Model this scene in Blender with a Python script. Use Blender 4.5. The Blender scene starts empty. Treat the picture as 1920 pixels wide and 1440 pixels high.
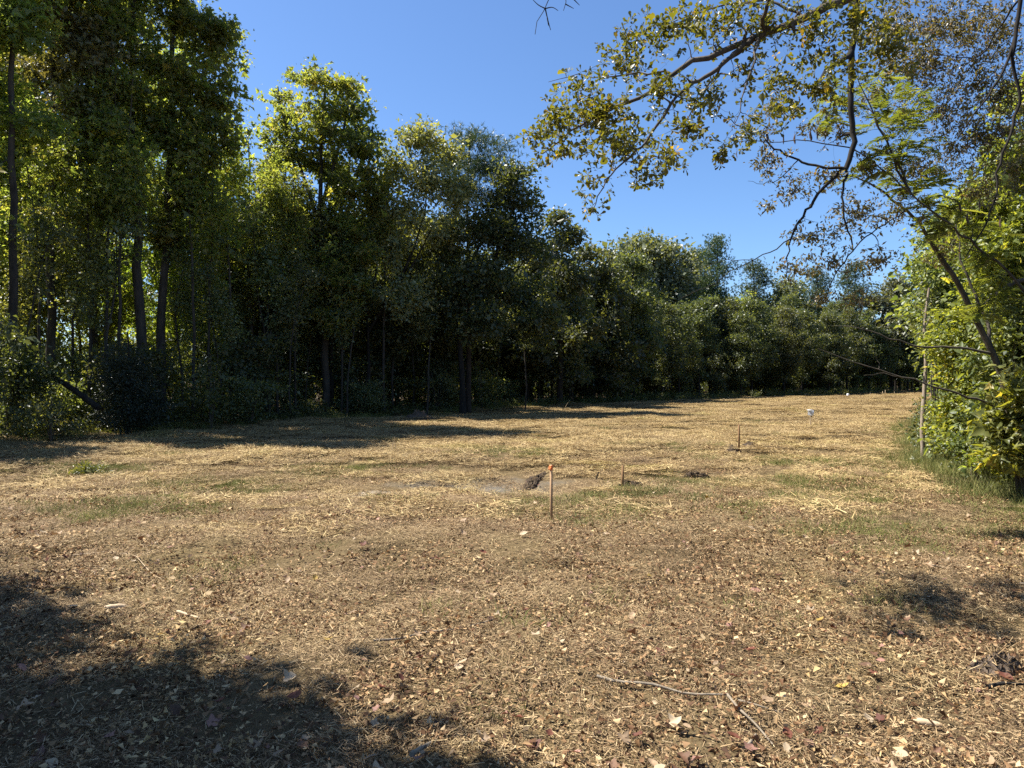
import bpy, math
import numpy as np
from mathutils import Vector

# ------------------------------------------------------------------ camera, sky, sun, exposure
S = bpy.context.scene
F_PX, HOR = 1333.0, 705.0            # focal length and horizon in photo pixels (1920 wide)
EYE = 1.6
cam_d = bpy.data.cameras.new('camera')
cam_d.sensor_width = 36.0
cam_d.lens = 36.0 * F_PX / 1920.0
cam_d.clip_start = 0.05
cam_d.clip_end = 3000.0
cam = bpy.data.objects.new('camera', cam_d)
S.collection.objects.link(cam)
cam.location = (0, 0, EYE)
cam.rotation_euler = (math.radians(90) - math.atan((720 - HOR) / F_PX), 0, 0)
S.camera = cam

SUN_EL = math.radians(57)
SUN_AZ = math.radians(-75)           # clockwise from +Y: ahead and to the left
SUN = np.array([math.sin(SUN_AZ) * math.cos(SUN_EL), math.cos(SUN_AZ) * math.cos(SUN_EL), math.sin(SUN_EL)])
W = bpy.data.worlds.new('World')
S.world = W
W.use_nodes = True
wn = W.node_tree
sky = wn.nodes.new('ShaderNodeTexSky')
sky.sky_type = 'NISHITA'
sky.sun_disc = False
sky.sun_elevation = SUN_EL
sky.sun_rotation = SUN_AZ
sky.altitude = 50
sky.air_density = 1.0
sky.dust_density = 0.5
sky.ozone_density = 10.0
wn.links.new(sky.outputs[0], wn.nodes['Background'].inputs[0])
wn.nodes['Background'].inputs[1].default_value = 0.073
sun_d = bpy.data.lights.new('sun', 'SUN')
sun_d.energy = 5.0
sun_d.angle = math.radians(0.53)
sun_d.color = (1.0, 0.955, 0.88)
sun_o = bpy.data.objects.new('sun', sun_d)
S.collection.objects.link(sun_o)
sun_o.rotation_euler = Vector(SUN).to_track_quat('Z', 'Y').to_euler()
S.view_settings.view_transform = 'Standard'
S.view_settings.look = 'None'
S.view_settings.exposure = 1.42
S.view_settings.gamma = 1.0
S.view_settings.use_curve_mapping = False
S.cycles.max_bounces = 7
S.cycles.diffuse_bounces = 5
S.cycles.glossy_bounces = 2
S.cycles.transmission_bounces = 6
S.cycles.use_denoising = False
S.cycles.use_adaptive_sampling = False

# ------------------------------------------------------------------ helpers
rng = np.random.default_rng(11)


def at(px, py, d):
    """photo pixel at a depth of d metres -> world point"""
    return np.array([(px - 960.0) / F_PX * d, d, EYE + (HOR - py) / F_PX * d])


def on_ground(px, py):
    d = EYE * F_PX / (py - HOR)
    x = (px - 960.0) / F_PX * d
    return np.array([x, d, float(gz(x, d))])


_w = np.random.default_rng(5)
_WL = np.array([9.0, 6.0, 3.7, 2.4, 1.5, 1.0, 0.7, 0.45, 0.3])
_ANG = _w.uniform(0, 2 * np.pi, 9)
_PH = _w.uniform(0, 2 * np.pi, 9)
_AM = np.array([.045, .035, .028, .022, .016, .012, .008, .006, .004])


def gz(x, y):
    x = np.asarray(x, float)
    y = np.asarray(y, float)
    z = np.zeros(np.broadcast(x, y).shape)
    for l, a, p, m in zip(_WL, _ANG, _PH, _AM):
        z = z + m * np.sin((x * math.cos(a) + y * math.sin(a)) * 2 * np.pi / l + p + 1.3 * np.sin((x * math.sin(a) - y * math.cos(a)) * 1.7 / l))
    return z


def noise2(x, y, scale, seed):
    """smooth value noise 0..1"""
    r = np.random.default_rng(seed)
    T = r.random((64, 64))
    u, v = x / scale, y / scale
    i, j = np.floor(u).astype(int), np.floor(v).astype(int)
    f, g = u - i, v - j
    f, g = f * f * (3 - 2 * f), g * g * (3 - 2 * g)
    a = T[i % 64, j % 64] * (1 - f) + T[(i + 1) % 64, j % 64] * f
    b = T[i % 64, (j + 1) % 64] * (1 - f) + T[(i + 1) % 64, (j + 1) % 64] * f
    return a * (1 - g) + b * g


def unit(v):
    return v / np.maximum(np.linalg.norm(v, axis=-1, keepdims=True), 1e-9)


def mk_mesh(name, V, F, mats, rnd=None, midx=None, smooth=False):
    """mesh of equal-sided faces; rnd = one random number per face, read by the material"""
    V = np.ascontiguousarray(V, np.float32)
    F = np.ascontiguousarray(F, np.int32)
    n, k = F.shape
    me = bpy.data.meshes.new(name)
    me.vertices.add(len(V))
    me.vertices.foreach_set('co', V.ravel())
    me.loops.add(n * k)
    me.loops.foreach_set('vertex_index', F.ravel())
    me.polygons.add(n)
    me.polygons.foreach_set('loop_start', np.arange(0, n * k, k, dtype=np.int32))
    for m in mats:
        me.materials.append(m)
    if midx is not None:
        me.polygons.foreach_set('material_index', np.ascontiguousarray(midx, np.int32))
    me.update(calc_edges=True)
    if smooth:
        me.polygons.foreach_set('use_smooth', np.ones(n, dtype=bool) if smooth is True else smooth)
    if rnd is not None:
        a = me.attributes.new('rnd', 'FLOAT', 'FACE')
        a.data.foreach_set('value', np.ascontiguousarray(rnd, np.float32))
    return me


def link(name, me, parent=None, loc=None, rot=None, scale=None):
    o = bpy.data.objects.new(name, me)
    S.collection.objects.link(o)
    if parent is not None:
        o.parent = parent
    if loc is not None:
        o.location = tuple(float(c) for c in loc)
    if rot is not None:
        o.rotation_euler = tuple(float(c) for c in rot)
    if scale is not None:
        o.scale = (scale,) * 3 if np.isscalar(scale) else tuple(scale)
    return o


def tag(o, label, cat=None, group=None, kind=None):
    if label:
        o['label'] = label
    if cat:
        o['category'] = cat
    if group:
        o['group'] = group
    if kind:
        o['kind'] = kind
    return o


class Geo:
    """collects triangles"""
    def __init__(self):
        self.V, self.F, self.R, self.M, self.n = [], [], [], [], 0

    def add(self, V, F, r=0.5, m=0):
        V = np.asarray(V, float)
        F = np.asarray(F, int)
        if F.shape[1] == 4:
            F = np.concatenate([F[:, [0, 1, 2]], F[:, [0, 2, 3]]])
            if not np.isscalar(r):
                r = np.concatenate([r, r])
        self.V.append(V)
        self.F.append(F + self.n)
        self.R.append(np.full(len(F), r) if np.isscalar(r) else np.asarray(r))
        self.M.append(np.full(len(F), m))
        self.n += len(V)

    def mesh(self, name, mats, smooth=False):
        return mk_mesh(name, np.concatenate(self.V), np.concatenate(self.F), mats, np.concatenate(self.R), np.concatenate(self.M), smooth)

    def tube(self, P, R, sides=6, r=0.5, m=0, cap=True):
        P = np.asarray(P, float)
        R = np.asarray(R, float)
        n = len(P)
        T = np.gradient(P, axis=0)
        T = unit(T)
        ref = np.array([0.31, 0.95, 0.05]) if abs(T[0, 2]) > 0.8 else np.array([0.05, 0.1, 1.0])
        A = unit(np.cross(T, ref))
        B = np.cross(T, A)
        th = np.arange(sides) / sides * 2 * np.pi
        V = P[:, None] + R[:, None, None] * (np.cos(th)[None, :, None] * A[:, None] + np.sin(th)[None, :, None] * B[:, None])
        V = V.reshape(-1, 3)
        i = np.arange(n - 1)[:, None] * sides
        j = np.arange(sides)[None]
        j2 = (j + 1) % sides
        Fq = np.stack([i + j, i + j2, i + sides + j2, i + sides + j], -1).reshape(-1, 4)
        self.add(V, Fq, r, m)
        if cap:
            t = (n - 1) * sides
            F = [[t, t + k, t + k + 1] for k in range(1, sides - 1)]
            F += [[0, k + 1, k] for k in range(1, sides - 1)]
            Vc = V
            self.add(Vc, F, r, m)

    def box(self, c, s, rz=0.0, m=0, r=0.5, top=1.0):
        sx, sy, sz = [q / 2 for q in s]
        V = np.array([[-sx, -sy, -sz], [sx, -sy, -sz], [sx, sy, -sz], [-sx, sy, -sz],
                      [-sx * top, -sy * top, sz], [sx * top, -sy * top, sz], [sx * top, sy * top, sz], [-sx * top, sy * top, sz]])
        ca, sa = math.cos(rz), math.sin(rz)
        V = np.stack([V[:, 0] * ca - V[:, 1] * sa, V[:, 0] * sa + V[:, 1] * ca, V[:, 2]], 1) + np.asarray(c)
        self.add(V, [[0, 3, 2, 1], [4, 5, 6, 7], [0, 1, 5, 4], [1, 2, 6, 5], [2, 3, 7, 6], [3, 0, 4, 7]], r, m)


# leaf outlines: (along, across, up) and triangles
SH_RHOMB = (np.array([[0, 0, 0], [.45, .5, .10], [1, 0, -.05], [.45, -.5, .10]]), np.array([[0, 2, 1], [0, 3, 2]]))
SH_STAR = (np.array([[0, 0, 0], [.15, .55, .05], [.42, .22, .02], [.95, .0, -.12], [.42, -.22, .02], [.15, -.55, .05], [.62, .52, -.05], [.62, -.52, -.05]]),
           np.array([[0, 2, 1], [0, 4, 2], [0, 5, 4], [2, 4, 3], [2, 0, 6], [4, 7, 0]]))
SH_SPAT = (np.array([[0, 0, 0], [.5, .17, .04], [.82, .5, .07], [1, .0, -.02], [.82, -.5, .07], [.5, -.17, .04], [.97, .3, .03], [.97, -.3, .03]]),
           np.array([[0, 5, 1], [1, 5, 3], [1, 3, 6], [1, 6, 2], [5, 4, 7], [5, 7, 3]]))
SH_OVAL = (np.array([[0, 0, 0], [.25, .38, .08], [.65, .42, .08], [1, 0, -.12], [.65, -.42, .08], [.25, -.38, .08]]),
           np.array([[0, 3, 1], [1, 3, 2], [0, 5, 3], [5, 4, 3]]))
SH_BLADE = (np.array([[0, .5, 0], [0, -.5, 0], [.55, .35, .12], [.55, -.35, .12], [1, 0, .05]]), np.array([[0, 1, 3], [0, 3, 2], [2, 3, 4]]))
SH_NEEDLE = (np.array([[0, .5, 0], [0, -.5, 0], [1, 0, -.06]]), np.array([[0, 1, 2]]))
SH_STRAW = (np.array([[0, .5, 0], [0, -.5, 0], [1, .35, 0], [1, -.35, 0]]), np.array([[0, 1, 3], [0, 3, 2]]))


def place(shape, P, D, N, L, Wd, curl=None):
    """copies of a leaf outline at P, pointing along D, facing N"""
    T, Fc = shape
    D = unit(D)
    B = unit(np.cross(N, D))
    N2 = np.cross(D, B)
    L = np.broadcast_to(np.asarray(L, float), (len(P),))
    Wd = np.broadcast_to(np.asarray(Wd, float), (len(P),))
    up = T[None, :, 2] * L[:, None]
    if curl is not None:
        up = up * np.asarray(curl)[:, None]
    V = P[:, None] + D[:, None] * (T[None, :, 0] * L[:, None])[..., None] + B[:, None] * (T[None, :, 1] * Wd[:, None])[..., None] + N2[:, None] * up[..., None]
    k = len(T)
    F = (np.arange(len(P))[:, None, None] * k + Fc[None]).reshape(-1, 3)
    return V.reshape(-1, 3), F, len(Fc)


def rdir(n, g=None):
    g = g or rng
    return unit(g.normal(size=(n, 3)))


# ------------------------------------------------------------------ materials
def new_mat(name):
    m = bpy.data.materials.new(name)
    m.use_nodes = True
    nt = m.node_tree
    for n in list(nt.nodes):
        nt.nodes.remove(n)
    out = nt.nodes.new('ShaderNodeOutputMaterial')
    return m, nt, out


def ramp(nt, cols, interp='LINEAR'):
    r = nt.nodes.new('ShaderNodeValToRGB')
    cr = r.color_ramp
    cr.interpolation = interp
    while len(cr.elements) > 1:
        cr.elements.remove(cr.elements[-1])
    for i, (p, c) in enumerate(cols):
        e = cr.elements[0] if i == 0 else cr.elements.new(p)
        e.position = p
        e.color = (*c, 1)
    return r


def mixc(nt, a, b, fac, mode='MIX'):
    n = nt.nodes.new('ShaderNodeMix')
    n.data_type = 'RGBA'
    n.blend_type = mode
    for sock, v in ((n.inputs[0], fac), (n.inputs[6], a), (n.inputs[7], b)):
        if hasattr(v, 'is_output'):
            nt.links.new(v, sock)
        elif isinstance(v, (int, float)):
            sock.default_value = v
        else:
            sock.default_value = (*v, 1)
    return n.outputs[2]


def mathn(nt, op, a, b=0.0, clamp=False):
    n = nt.nodes.new('ShaderNodeMath')
    n.operation = op
    n.use_clamp = clamp
    for sock, v in ((n.inputs[0], a), (n.inputs[1], b)):
        if hasattr(v, 'is_output'):
            nt.links.new(v, sock)
        else:
            sock.default_value = v
    return n.outputs[0]


def noise(nt, scale, detail=3.0, rough=0.55, vec=None):
    n = nt.nodes.new('ShaderNodeTexNoise')
    n.inputs['Scale'].default_value = scale
    n.inputs['Detail'].default_value = detail
    n.inputs['Roughness'].default_value = rough
    if vec is not None:
        nt.links.new(vec, n.inputs['Vector'])
    return n.outputs['Fac']


def attr(nt, name='rnd'):
    a = nt.nodes.new('ShaderNodeAttribute')
    a.attribute_name = name
    return a.outputs['Fac']


def leaf_mat(name, cols, trans=0.42, tcol=(2.5, 2.25, 0.6), rough=0.42, spec=0.45, vary=0.35, hue=0.04):
    """leaf: colour per leaf from its random number, a little different on each plant; lets light through"""
    m, nt, out = new_mat(name)
    rp = ramp(nt, cols)
    nt.links.new(attr(nt), rp.inputs[0])
    oi = nt.nodes.new('ShaderNodeObjectInfo')
    v = mathn(nt, 'ADD', mathn(nt, 'MULTIPLY', oi.outputs['Random'], vary), 1.0 - vary / 2)
    hsv = nt.nodes.new('ShaderNodeHueSaturation')
    nt.links.new(rp.outputs[0], hsv.inputs['Color'])
    nt.links.new(v, hsv.inputs['Value'])
    nt.links.new(mathn(nt, 'ADD', mathn(nt, 'MULTIPLY', oi.outputs['Random'], hue), 0.5 - hue / 2), hsv.inputs['Hue'])
    col = hsv.outputs[0]
    p = nt.nodes.new('ShaderNodeBsdfPrincipled')
    nt.links.new(col, p.inputs['Base Color'])
    p.inputs['Roughness'].default_value = rough
    p.inputs['Specular IOR Level'].default_value = spec
    t = nt.nodes.new('ShaderNodeBsdfTranslucent')
    nt.links.new(mixc(nt, col, tcol, 1.0, 'MULTIPLY'), t.inputs['Color'])
    mx = nt.nodes.new('ShaderNodeMixShader')
    mx.inputs[0].default_value = trans
    nt.links.new(p.outputs[0], mx.inputs[1])
    nt.links.new(t.outputs[0], mx.inputs[2])
    nt.links.new(mx.outputs[0], out.inputs[0])
    return m


def bark_mat(name, dark, light, scale=9.0, stretch=0.25):
    m, nt, out = new_mat(name)
    tc = nt.nodes.new('ShaderNodeTexCoord')
    mp = nt.nodes.new('ShaderNodeMapping')
    mp.inputs['Scale'].default_value = (1, 1, stretch)
    nt.links.new(tc.outputs['Object'], mp.inputs[0])
    f = noise(nt, scale, 5.0, 0.65, mp.outputs[0])
    big = noise(nt, 1.3, 2.0, 0.5, tc.outputs['Object'])
    rp = ramp(nt, [(0.32, dark), (0.68, light)])
    nt.links.new(f, rp.inputs[0])
    col = mixc(nt, rp.outputs[0], tuple(c * 0.55 for c in dark), mathn(nt, 'MULTIPLY', big, 0.5))
    p = nt.nodes.new('ShaderNodeBsdfPrincipled')
    nt.links.new(col, p.inputs['Base Color'])
    p.inputs['Roughness'].default_value = 0.9
    p.inputs['Specular IOR Level'].default_value = 0.2
    b = nt.nodes.new('ShaderNodeBump')
    b.inputs['Strength'].default_value = 0.6
    b.inputs['Distance'].default_value = 0.02
    nt.links.new(f, b.inputs['Height'])
    nt.links.new(b.outputs[0], p.inputs['Normal'])
    nt.links.new(p.outputs[0], out.inputs[0])
    return m


def plain_mat(name, col, rough=0.8, var=0.25, scale=20.0, spec=0.3, bump=0.3):
    m, nt, out = new_mat(name)
    tc = nt.nodes.new('ShaderNodeTexCoord')
    f = noise(nt, scale, 4.0, 0.6, tc.outputs['Object'])
    c = mixc(nt, tuple(q * (1 - var) for q in col), tuple(min(1, q * (1 + var)) for q in col), f)
    p = nt.nodes.new('ShaderNodeBsdfPrincipled')
    nt.links.new(c, p.inputs['Base Color'])
    p.inputs['Roughness'].default_value = rough
    p.inputs['Specular IOR Level'].default_value = spec
    b = nt.nodes.new('ShaderNodeBump')
    b.inputs['Strength'].default_value = bump
    b.inputs['Distance'].default_value = 0.01
    nt.links.new(f, b.inputs['Height'])
    nt.links.new(b.outputs[0], p.inputs['Normal'])
    nt.links.new(p.outputs[0], out.inputs[0])
    return m


def litter_mat(name, cols, tint_a, tint_b, tint_scale, rough=0.75, trans=0.15):
    """dead grass and leaf bits: own colour per piece, drifting over the field in patches"""
    m, nt, out = new_mat(name)
    rp = ramp(nt, cols)
    nt.links.new(attr(nt), rp.inputs[0])
    g = nt.nodes.new('ShaderNodeNewGeometry')
    f = noise(nt, tint_scale, 3.0, 0.6, g.outputs['Position'])
    tr = ramp(nt, [(0.36, tint_a), (0.56, tint_b), (0.74, (tint_b[0] * .86, tint_b[1] * .95, tint_b[2] * .72))])
    nt.links.new(f, tr.inputs[0])
    col = mixc(nt, rp.outputs[0], tr.outputs[0], 1.0, 'MULTIPLY')
    p = nt.nodes.new('ShaderNodeBsdfPrincipled')
    nt.links.new(col, p.inputs['Base Color'])
    p.inputs['Roughness'].default_value = rough
    p.inputs['Specular IOR Level'].default_value = 0.25
    t = nt.nodes.new('ShaderNodeBsdfTranslucent')
    nt.links.new(col, t.inputs['Color'])
    mx = nt.nodes.new('ShaderNodeMixShader')
    mx.inputs[0].default_value = trans
    nt.links.new(p.outputs[0], mx.inputs[1])
    nt.links.new(t.outputs[0], mx.inputs[2])
    nt.links.new(mx.outputs[0], out.inputs[0])
    return m


M_GUM = leaf_mat('sweetgum_leaf', [(0, (0.0788, 0.0953, 0.0378)), (0.45, (0.1503, 0.1693, 0.0621)), (0.8, (0.2219, 0.2249, 0.081)), (1, (0.3291, 0.2778, 0.081))], trans=0.6, tcol=(2.5, 2.6, .85))
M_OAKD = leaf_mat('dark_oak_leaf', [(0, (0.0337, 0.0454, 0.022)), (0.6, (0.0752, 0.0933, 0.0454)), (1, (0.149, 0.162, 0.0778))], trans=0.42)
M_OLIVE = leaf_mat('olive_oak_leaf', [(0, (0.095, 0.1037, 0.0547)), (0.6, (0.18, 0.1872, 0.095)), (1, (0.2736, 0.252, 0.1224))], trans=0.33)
M_SAGE = leaf_mat('sage_oak_leaf', [(0, (0.0684, 0.0802, 0.0489)), (0.6, (0.1173, 0.1319, 0.0831)), (1, (0.1857, 0.1955, 0.1221))], trans=0.3)
M_PINE = leaf_mat('pine_needle', [(0, (0.0365, 0.0597, 0.0265)), (0.6, (0.0746, 0.1078, 0.0415)), (1, (0.1492, 0.1658, 0.0581))], trans=0.2, tcol=(1.4, 1.4, .6))
M_YEL = leaf_mat('yellow_green_sunlit_leaf', [(0, (0.0862, 0.1092, 0.0299)), (0.5, (0.1667, 0.1898, 0.0483)), (1, (0.3105, 0.2875, 0.069))], trans=0.5, tcol=(2.5, 2.6, .85))  # yellow-green leaf; its lighter tone also paints sunlit foliage deep in the wood
M_LIME = leaf_mat('bright_hedge_leaf', [(0, (0.0756, 0.1008, 0.0302)), (0.5, (0.1576, 0.189, 0.0529)), (0.85, (0.252, 0.271, 0.0756)), (1, (0.4032, 0.3654, 0.1008))], trans=0.45)
M_HEDGE = leaf_mat('hedge_leaf', [(0, (0.0568, 0.081, 0.0324)), (0.5, (0.1242, 0.1552, 0.0607)), (1, (0.243, 0.2632, 0.1148))], trans=0.4, rough=0.45)
M_UNDER = leaf_mat('undergrowth_leaf', [(0, (0.05, 0.0656, 0.0312)), (0.6, (0.1172, 0.1406, 0.0656)), (1, (0.2656, 0.2812, 0.1406))], trans=0.42)
M_CEDAR = leaf_mat('evergreen_leaf', [(0, (0.013, 0.0234, 0.013)), (1, (0.0364, 0.052, 0.026))], trans=0.12, rough=0.5)
M_WATEROAK = leaf_mat('water_oak_leaf', [(0, (0.0459, 0.0561, 0.0163)), (0.55, (0.0867, 0.0938, 0.0224)), (0.92, (0.1326, 0.1275, 0.0286)), (1, (0.2448, 0.1734, 0.0306))], trans=0.42, rough=0.38, spec=0.45, vary=0.0)
M_PECAN = leaf_mat('browning_small_leaf', [(0, (0.051, 0.0476, 0.0289)), (0.5, (0.0978, 0.0918, 0.051)), (0.85, (0.1445, 0.1318, 0.068)), (1, (0.1955, 0.136, 0.0638))], trans=0.36, vary=0.0)
M_MIMOSA = leaf_mat('feathery_leaf', [(0, (0.054, 0.0765, 0.027)), (0.6, (0.099, 0.126, 0.045)), (1, (0.153, 0.171, 0.063))], trans=0.42, vary=0.0)
M_BARK = bark_mat('grey_brown_bark', (.045, .036, .028), (.15, .125, .10))
M_BARKG = bark_mat('sweetgum_bark', (.028, .023, .018), (.095, .08, .064))
M_BARKD = bark_mat('dark_bark', (.012, .010, .008), (.045, .038, .031), 14)
M_PINEBARK = bark_mat('pine_bark', (.022, .016, .012), (.075, .055, .042), 7)
M_PALEBARK = bark_mat('pale_bark', (.20, .155, .11), (.40, .33, .25), 16)
M_MIMBARK = bark_mat('smooth_grey_bark', (.04, .034, .025), (.12, .10, .075), 12)
M_TWIG = bark_mat('dead_twig_bark', (.16, .13, .095), (.34, .28, .20), 20)
M_POD = plain_mat('brown_pod', (.075, .045, .03), 0.7)

STRAW = [(0, (0.0894, 0.0618, 0.0319)), (0.2, (0.2146, 0.1516, 0.076)), (0.55, (0.3934, 0.2955, 0.1518)), (0.85, (0.5185, 0.4145, 0.2202)), (1, (0.6081, 0.5204, 0.3038))]
STRAWN = [(0, (0.0658, 0.0426, 0.025)), (0.3, (0.1643, 0.1126, 0.0627)), (0.6, (0.2793, 0.2007, 0.1114)), (0.88, (0.4109, 0.3148, 0.1845)), (1, (0.5094, 0.4172, 0.2647))]
M_STRAWN = litter_mat('cut_dead_grass_near', STRAWN, (.92, .84, .77), (1.1, 1.04, .92), 0.6)
M_STRAW = litter_mat('cut_dead_grass', STRAW, (.80, .74, .66), (.98, .91, .78), 0.45)
CHIP = [(0, (0.0461, 0.0237, 0.0123)), (0.3, (0.1341, 0.0712, 0.0343)), (0.55, (0.2597, 0.1621, 0.0823)), (0.8, (0.3938, 0.273, 0.1441)), (1, (0.4859, 0.3718, 0.2195))]
M_CHIP = litter_mat('dead_leaf_bits', CHIP, (.92, .85, .80), (1.16, 1.10, 1.0), 0.8)
M_GREEN = litter_mat('green_grass', [(0, (.075, .09, .025)), (.5, (.165, .18, .053)), (.8, (.27, .26, .09)), (1, (.38, .33, .14))], (.8, .8, .8), (1.05, 1.05, .95), 0.7, trans=0.3)
M_WEED = leaf_mat('weed_leaf', [(0, (0.045, 0.06, 0.02)), (0.6, (0.09, 0.105, 0.035)), (1, (0.17, 0.16, 0.07))], trans=0.35)

# ground: soil and thatch, sandy and grey where the turf was scraped away, brown leaf mould under the wood
SAND = on_ground(712, 919)
SCRAPE = on_ground(905, 905)
m, nt, out = new_mat('ground_soil')
g = nt.nodes.new('ShaderNodeNewGeometry')
pos = g.outputs['Position']
f1 = noise(nt, 0.5, 4.0, 0.6, pos)
f2 = noise(nt, 14.0, 6.0, 0.7, pos)
f3 = noise(nt, 70.0, 3.0, 0.7, pos)
r1 = ramp(nt, [(0.3, (.068, .05, .028)), (0.5, (.135, .104, .058)), (0.72, (.22, .172, .10))])
nt.links.new(mathn(nt, 'ADD', mathn(nt, 'MULTIPLY', f2, .6), mathn(nt, 'MULTIPLY', f3, .4)), r1.inputs[0])
r2 = ramp(nt, [(0.35, (.82, .76, .70)), (0.65, (1.1, 1.02, .86))])
nt.links.new(f1, r2.inputs[0])
col = mixc(nt, r1.outputs[0], r2.outputs[0], 1.0, 'MULTIPLY')


def blot(center, rx, ry, soft=0.5):
    mp = nt.nodes.new('ShaderNodeMapping')
    mp.inputs['Location'].default_value = (-center[0] / rx, -center[1] / ry, 0)
    mp.inputs['Scale'].default_value = (1 / rx, 1 / ry, 0)
    nt.links.new(pos, mp.inputs[0])
    ln = nt.nodes.new('ShaderNodeVectorMath')
    ln.operation = 'LENGTH'
    nt.links.new(mp.outputs[0], ln.inputs[0])
    d = mathn(nt, 'ADD', ln.outputs['Value'], mathn(nt, 'MULTIPLY', mathn(nt, 'SUBTRACT', noise(nt, 2.2, 5.0, 0.65, pos), 0.5), 2.2))
    return mathn(nt, 'DIVIDE', mathn(nt, 'SUBTRACT', 1.0, d), soft, True)


col = mixc(nt, col, (.14, .12, .092), blot(SCRAPE, 1.7, 1.3, 0.8))
col = mixc(nt, col, (.40, .345, .27), mathn(nt, 'MULTIPLY', blot(SAND, .8, .4, 0.5), .95))
wd = attr(nt, 'wood')
col = mixc(nt, col, mixc(nt, (.035, .024, .015), (.10, .07, .042), f2), wd)
p = nt.nodes.new('ShaderNodeBsdfPrincipled')
nt.links.new(col, p.inputs['Base Color'])
p.inputs['Roughness'].default_value = 0.95
p.inputs['Specular IOR Level'].default_value = 0.1
b = nt.nodes.new('ShaderNodeBump')
b.inputs['Strength'].default_value = 0.9
b.inputs['Distance'].default_value = 0.03
nt.links.new(mathn(nt, 'ADD', f2, mathn(nt, 'MULTIPLY', f3, .5)), b.inputs['Height'])
nt.links.new(b.outputs[0], p.inputs['Normal'])
nt.links.new(p.outputs[0], out.inputs[0])
M_GROUND = m

# ------------------------------------------------------------------ lie of the land
EDGE = np.array([[-19, -6], [-17, 6], [-14.2, 12.5], [-12.3, 17], [-9.4, 22.4], [-5.5, 28], [1.07, 35.5], [12, 47], [36, 67], [62, 84]])
RIGHT = np.array([[4.6, -6], [5.4, 2], [6.3, 8.0], [8.2, 13.6], [12.5, 21], [24, 41], [36, 62], [42, 72]])


def edge_side(x, y, line):
    """signed distance to a polyline: positive to the left of its direction"""
    x = np.asarray(x, float)
    y = np.asarray(y, float)
    best = np.full(x.shape, 1e9)
    sgn = np.zeros(x.shape)
    for a, b_ in zip(line[:-1], line[1:]):
        d = b_ - a
        t = np.clip(((x - a[0]) * d[0] + (y - a[1]) * d[1]) / (d @ d), 0, 1)
        dx, dy = x - a[0] - t * d[0], y - a[1] - t * d[1]
        dist = np.hypot(dx, dy)
        s = np.sign(d[0] * dy - d[1] * dx)
        k = dist < best
        best = np.where(k, dist, best)
        sgn = np.where(k, s, sgn)
    return best * sgn


def in_field(x, y):
    return np.minimum(-edge_side(x, y, EDGE), edge_side(x, y, RIGHT))


u = np.linspace(-1, 1, 300)
gx = 240 * np.sinh(4.6 * u) / np.sinh(4.6)
v = np.linspace(0, 1, 330)
gy = np.concatenate([np.linspace(-60, 0, 20)[:-1], 1.0 + 420 * (np.exp(5.2 * v) - 1) / (np.exp(5.2) - 1)])
GX, GY = np.meshgrid(gx, gy, indexing='ij')
GZ = gz(GX, GY)
V = np.stack([GX, GY, GZ], -1).reshape(-1, 3)
nx, ny = GX.shape
i, j = np.meshgrid(np.arange(nx - 1), np.arange(ny - 1), indexing='ij')
q = (i * ny + j).ravel()
ground_me = mk_mesh('ground', V, np.stack([q, q + ny, q + ny + 1, q + 1], 1), [M_GROUND], smooth=True)
a = ground_me.attributes.new('wood', 'FLOAT', 'POINT')
fld = in_field(V[:, 0], V[:, 1])
a.data.foreach_set('value', np.clip(0.5 - (fld + 1.6 * (noise2(V[:, 0], V[:, 1], 1.7, 3) - .5)) / 1.6, 0, 1).astype(np.float32))
ground = tag(link('ground', ground_me), 'mown dry clearing floor of soil and thatch', kind='structure')


# ------------------------------------------------------------------ scattering (ground cover that nobody could count)
def scatter(name, pts, rot, scl, idx, sources, label, cat=None):
    me = bpy.data.meshes.new(name)
    me.vertices.add(len(pts))
    me.vertices.foreach_set('co', np.ascontiguousarray(pts, np.float32).ravel())
    for nm, ty, dat, key in (('rot', 'FLOAT_VECTOR', rot, 'vector'), ('scl', 'FLOAT', scl, 'value'), ('idx', 'INT', idx, 'value')):
        a_ = me.attributes.new(nm, ty, 'POINT')
        a_.data.foreach_set(key, np.ascontiguousarray(dat, np.int32 if ty == 'INT' else np.float32).ravel())
    col_ = bpy.data.collections.new(name + '_pieces')
    for k, s in enumerate(sources):
        col_.objects.link(bpy.data.objects.new('%s_piece_%02d' % (name, k), s))
    o = link(name, me)
    ng = bpy.data.node_groups.new(name, 'GeometryNodeTree')
    ng.interface.new_socket('Geometry', in_out='INPUT', socket_type='NodeSocketGeometry')
    ng.interface.new_socket('Geometry', in_out='OUTPUT', socket_type='NodeSocketGeometry')
    gi, go = ng.nodes.new('NodeGroupInput'), ng.nodes.new('NodeGroupOutput')
    ip = ng.nodes.new('GeometryNodeInstanceOnPoints')
    ci = ng.nodes.new('GeometryNodeCollectionInfo')
    ci.inputs['Collection'].default_value = col_
    ci.inputs['Separate Children'].default_value = True
    ci.inputs['Reset Children'].default_value = True
    ip.inputs['Pick Instance'].default_value = True

    def na(nm, ty):
        n = ng.nodes.new('GeometryNodeInputNamedAttribute')
        n.data_type = ty
        n.inputs['Name'].default_value = nm
        return n.outputs['Attribute']
    ng.links.new(gi.outputs[0], ip.inputs['Points'])
    ng.links.new(ci.outputs[0], ip.inputs['Instance'])
    ng.links.new(na('idx', 'INT'), ip.inputs['Instance Index'])
    ng.links.new(na('rot', 'FLOAT_VECTOR'), ip.inputs['Rotation'])
    ng.links.new(na('scl', 'FLOAT'), ip.inputs['Scale'])
    ng.links.new(ip.outputs[0], go.inputs[0])
    md = o.modifiers.new('scatter', 'NODES')
    md.node_group = ng
    return tag(o, label, cat, kind='stuff')


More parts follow.
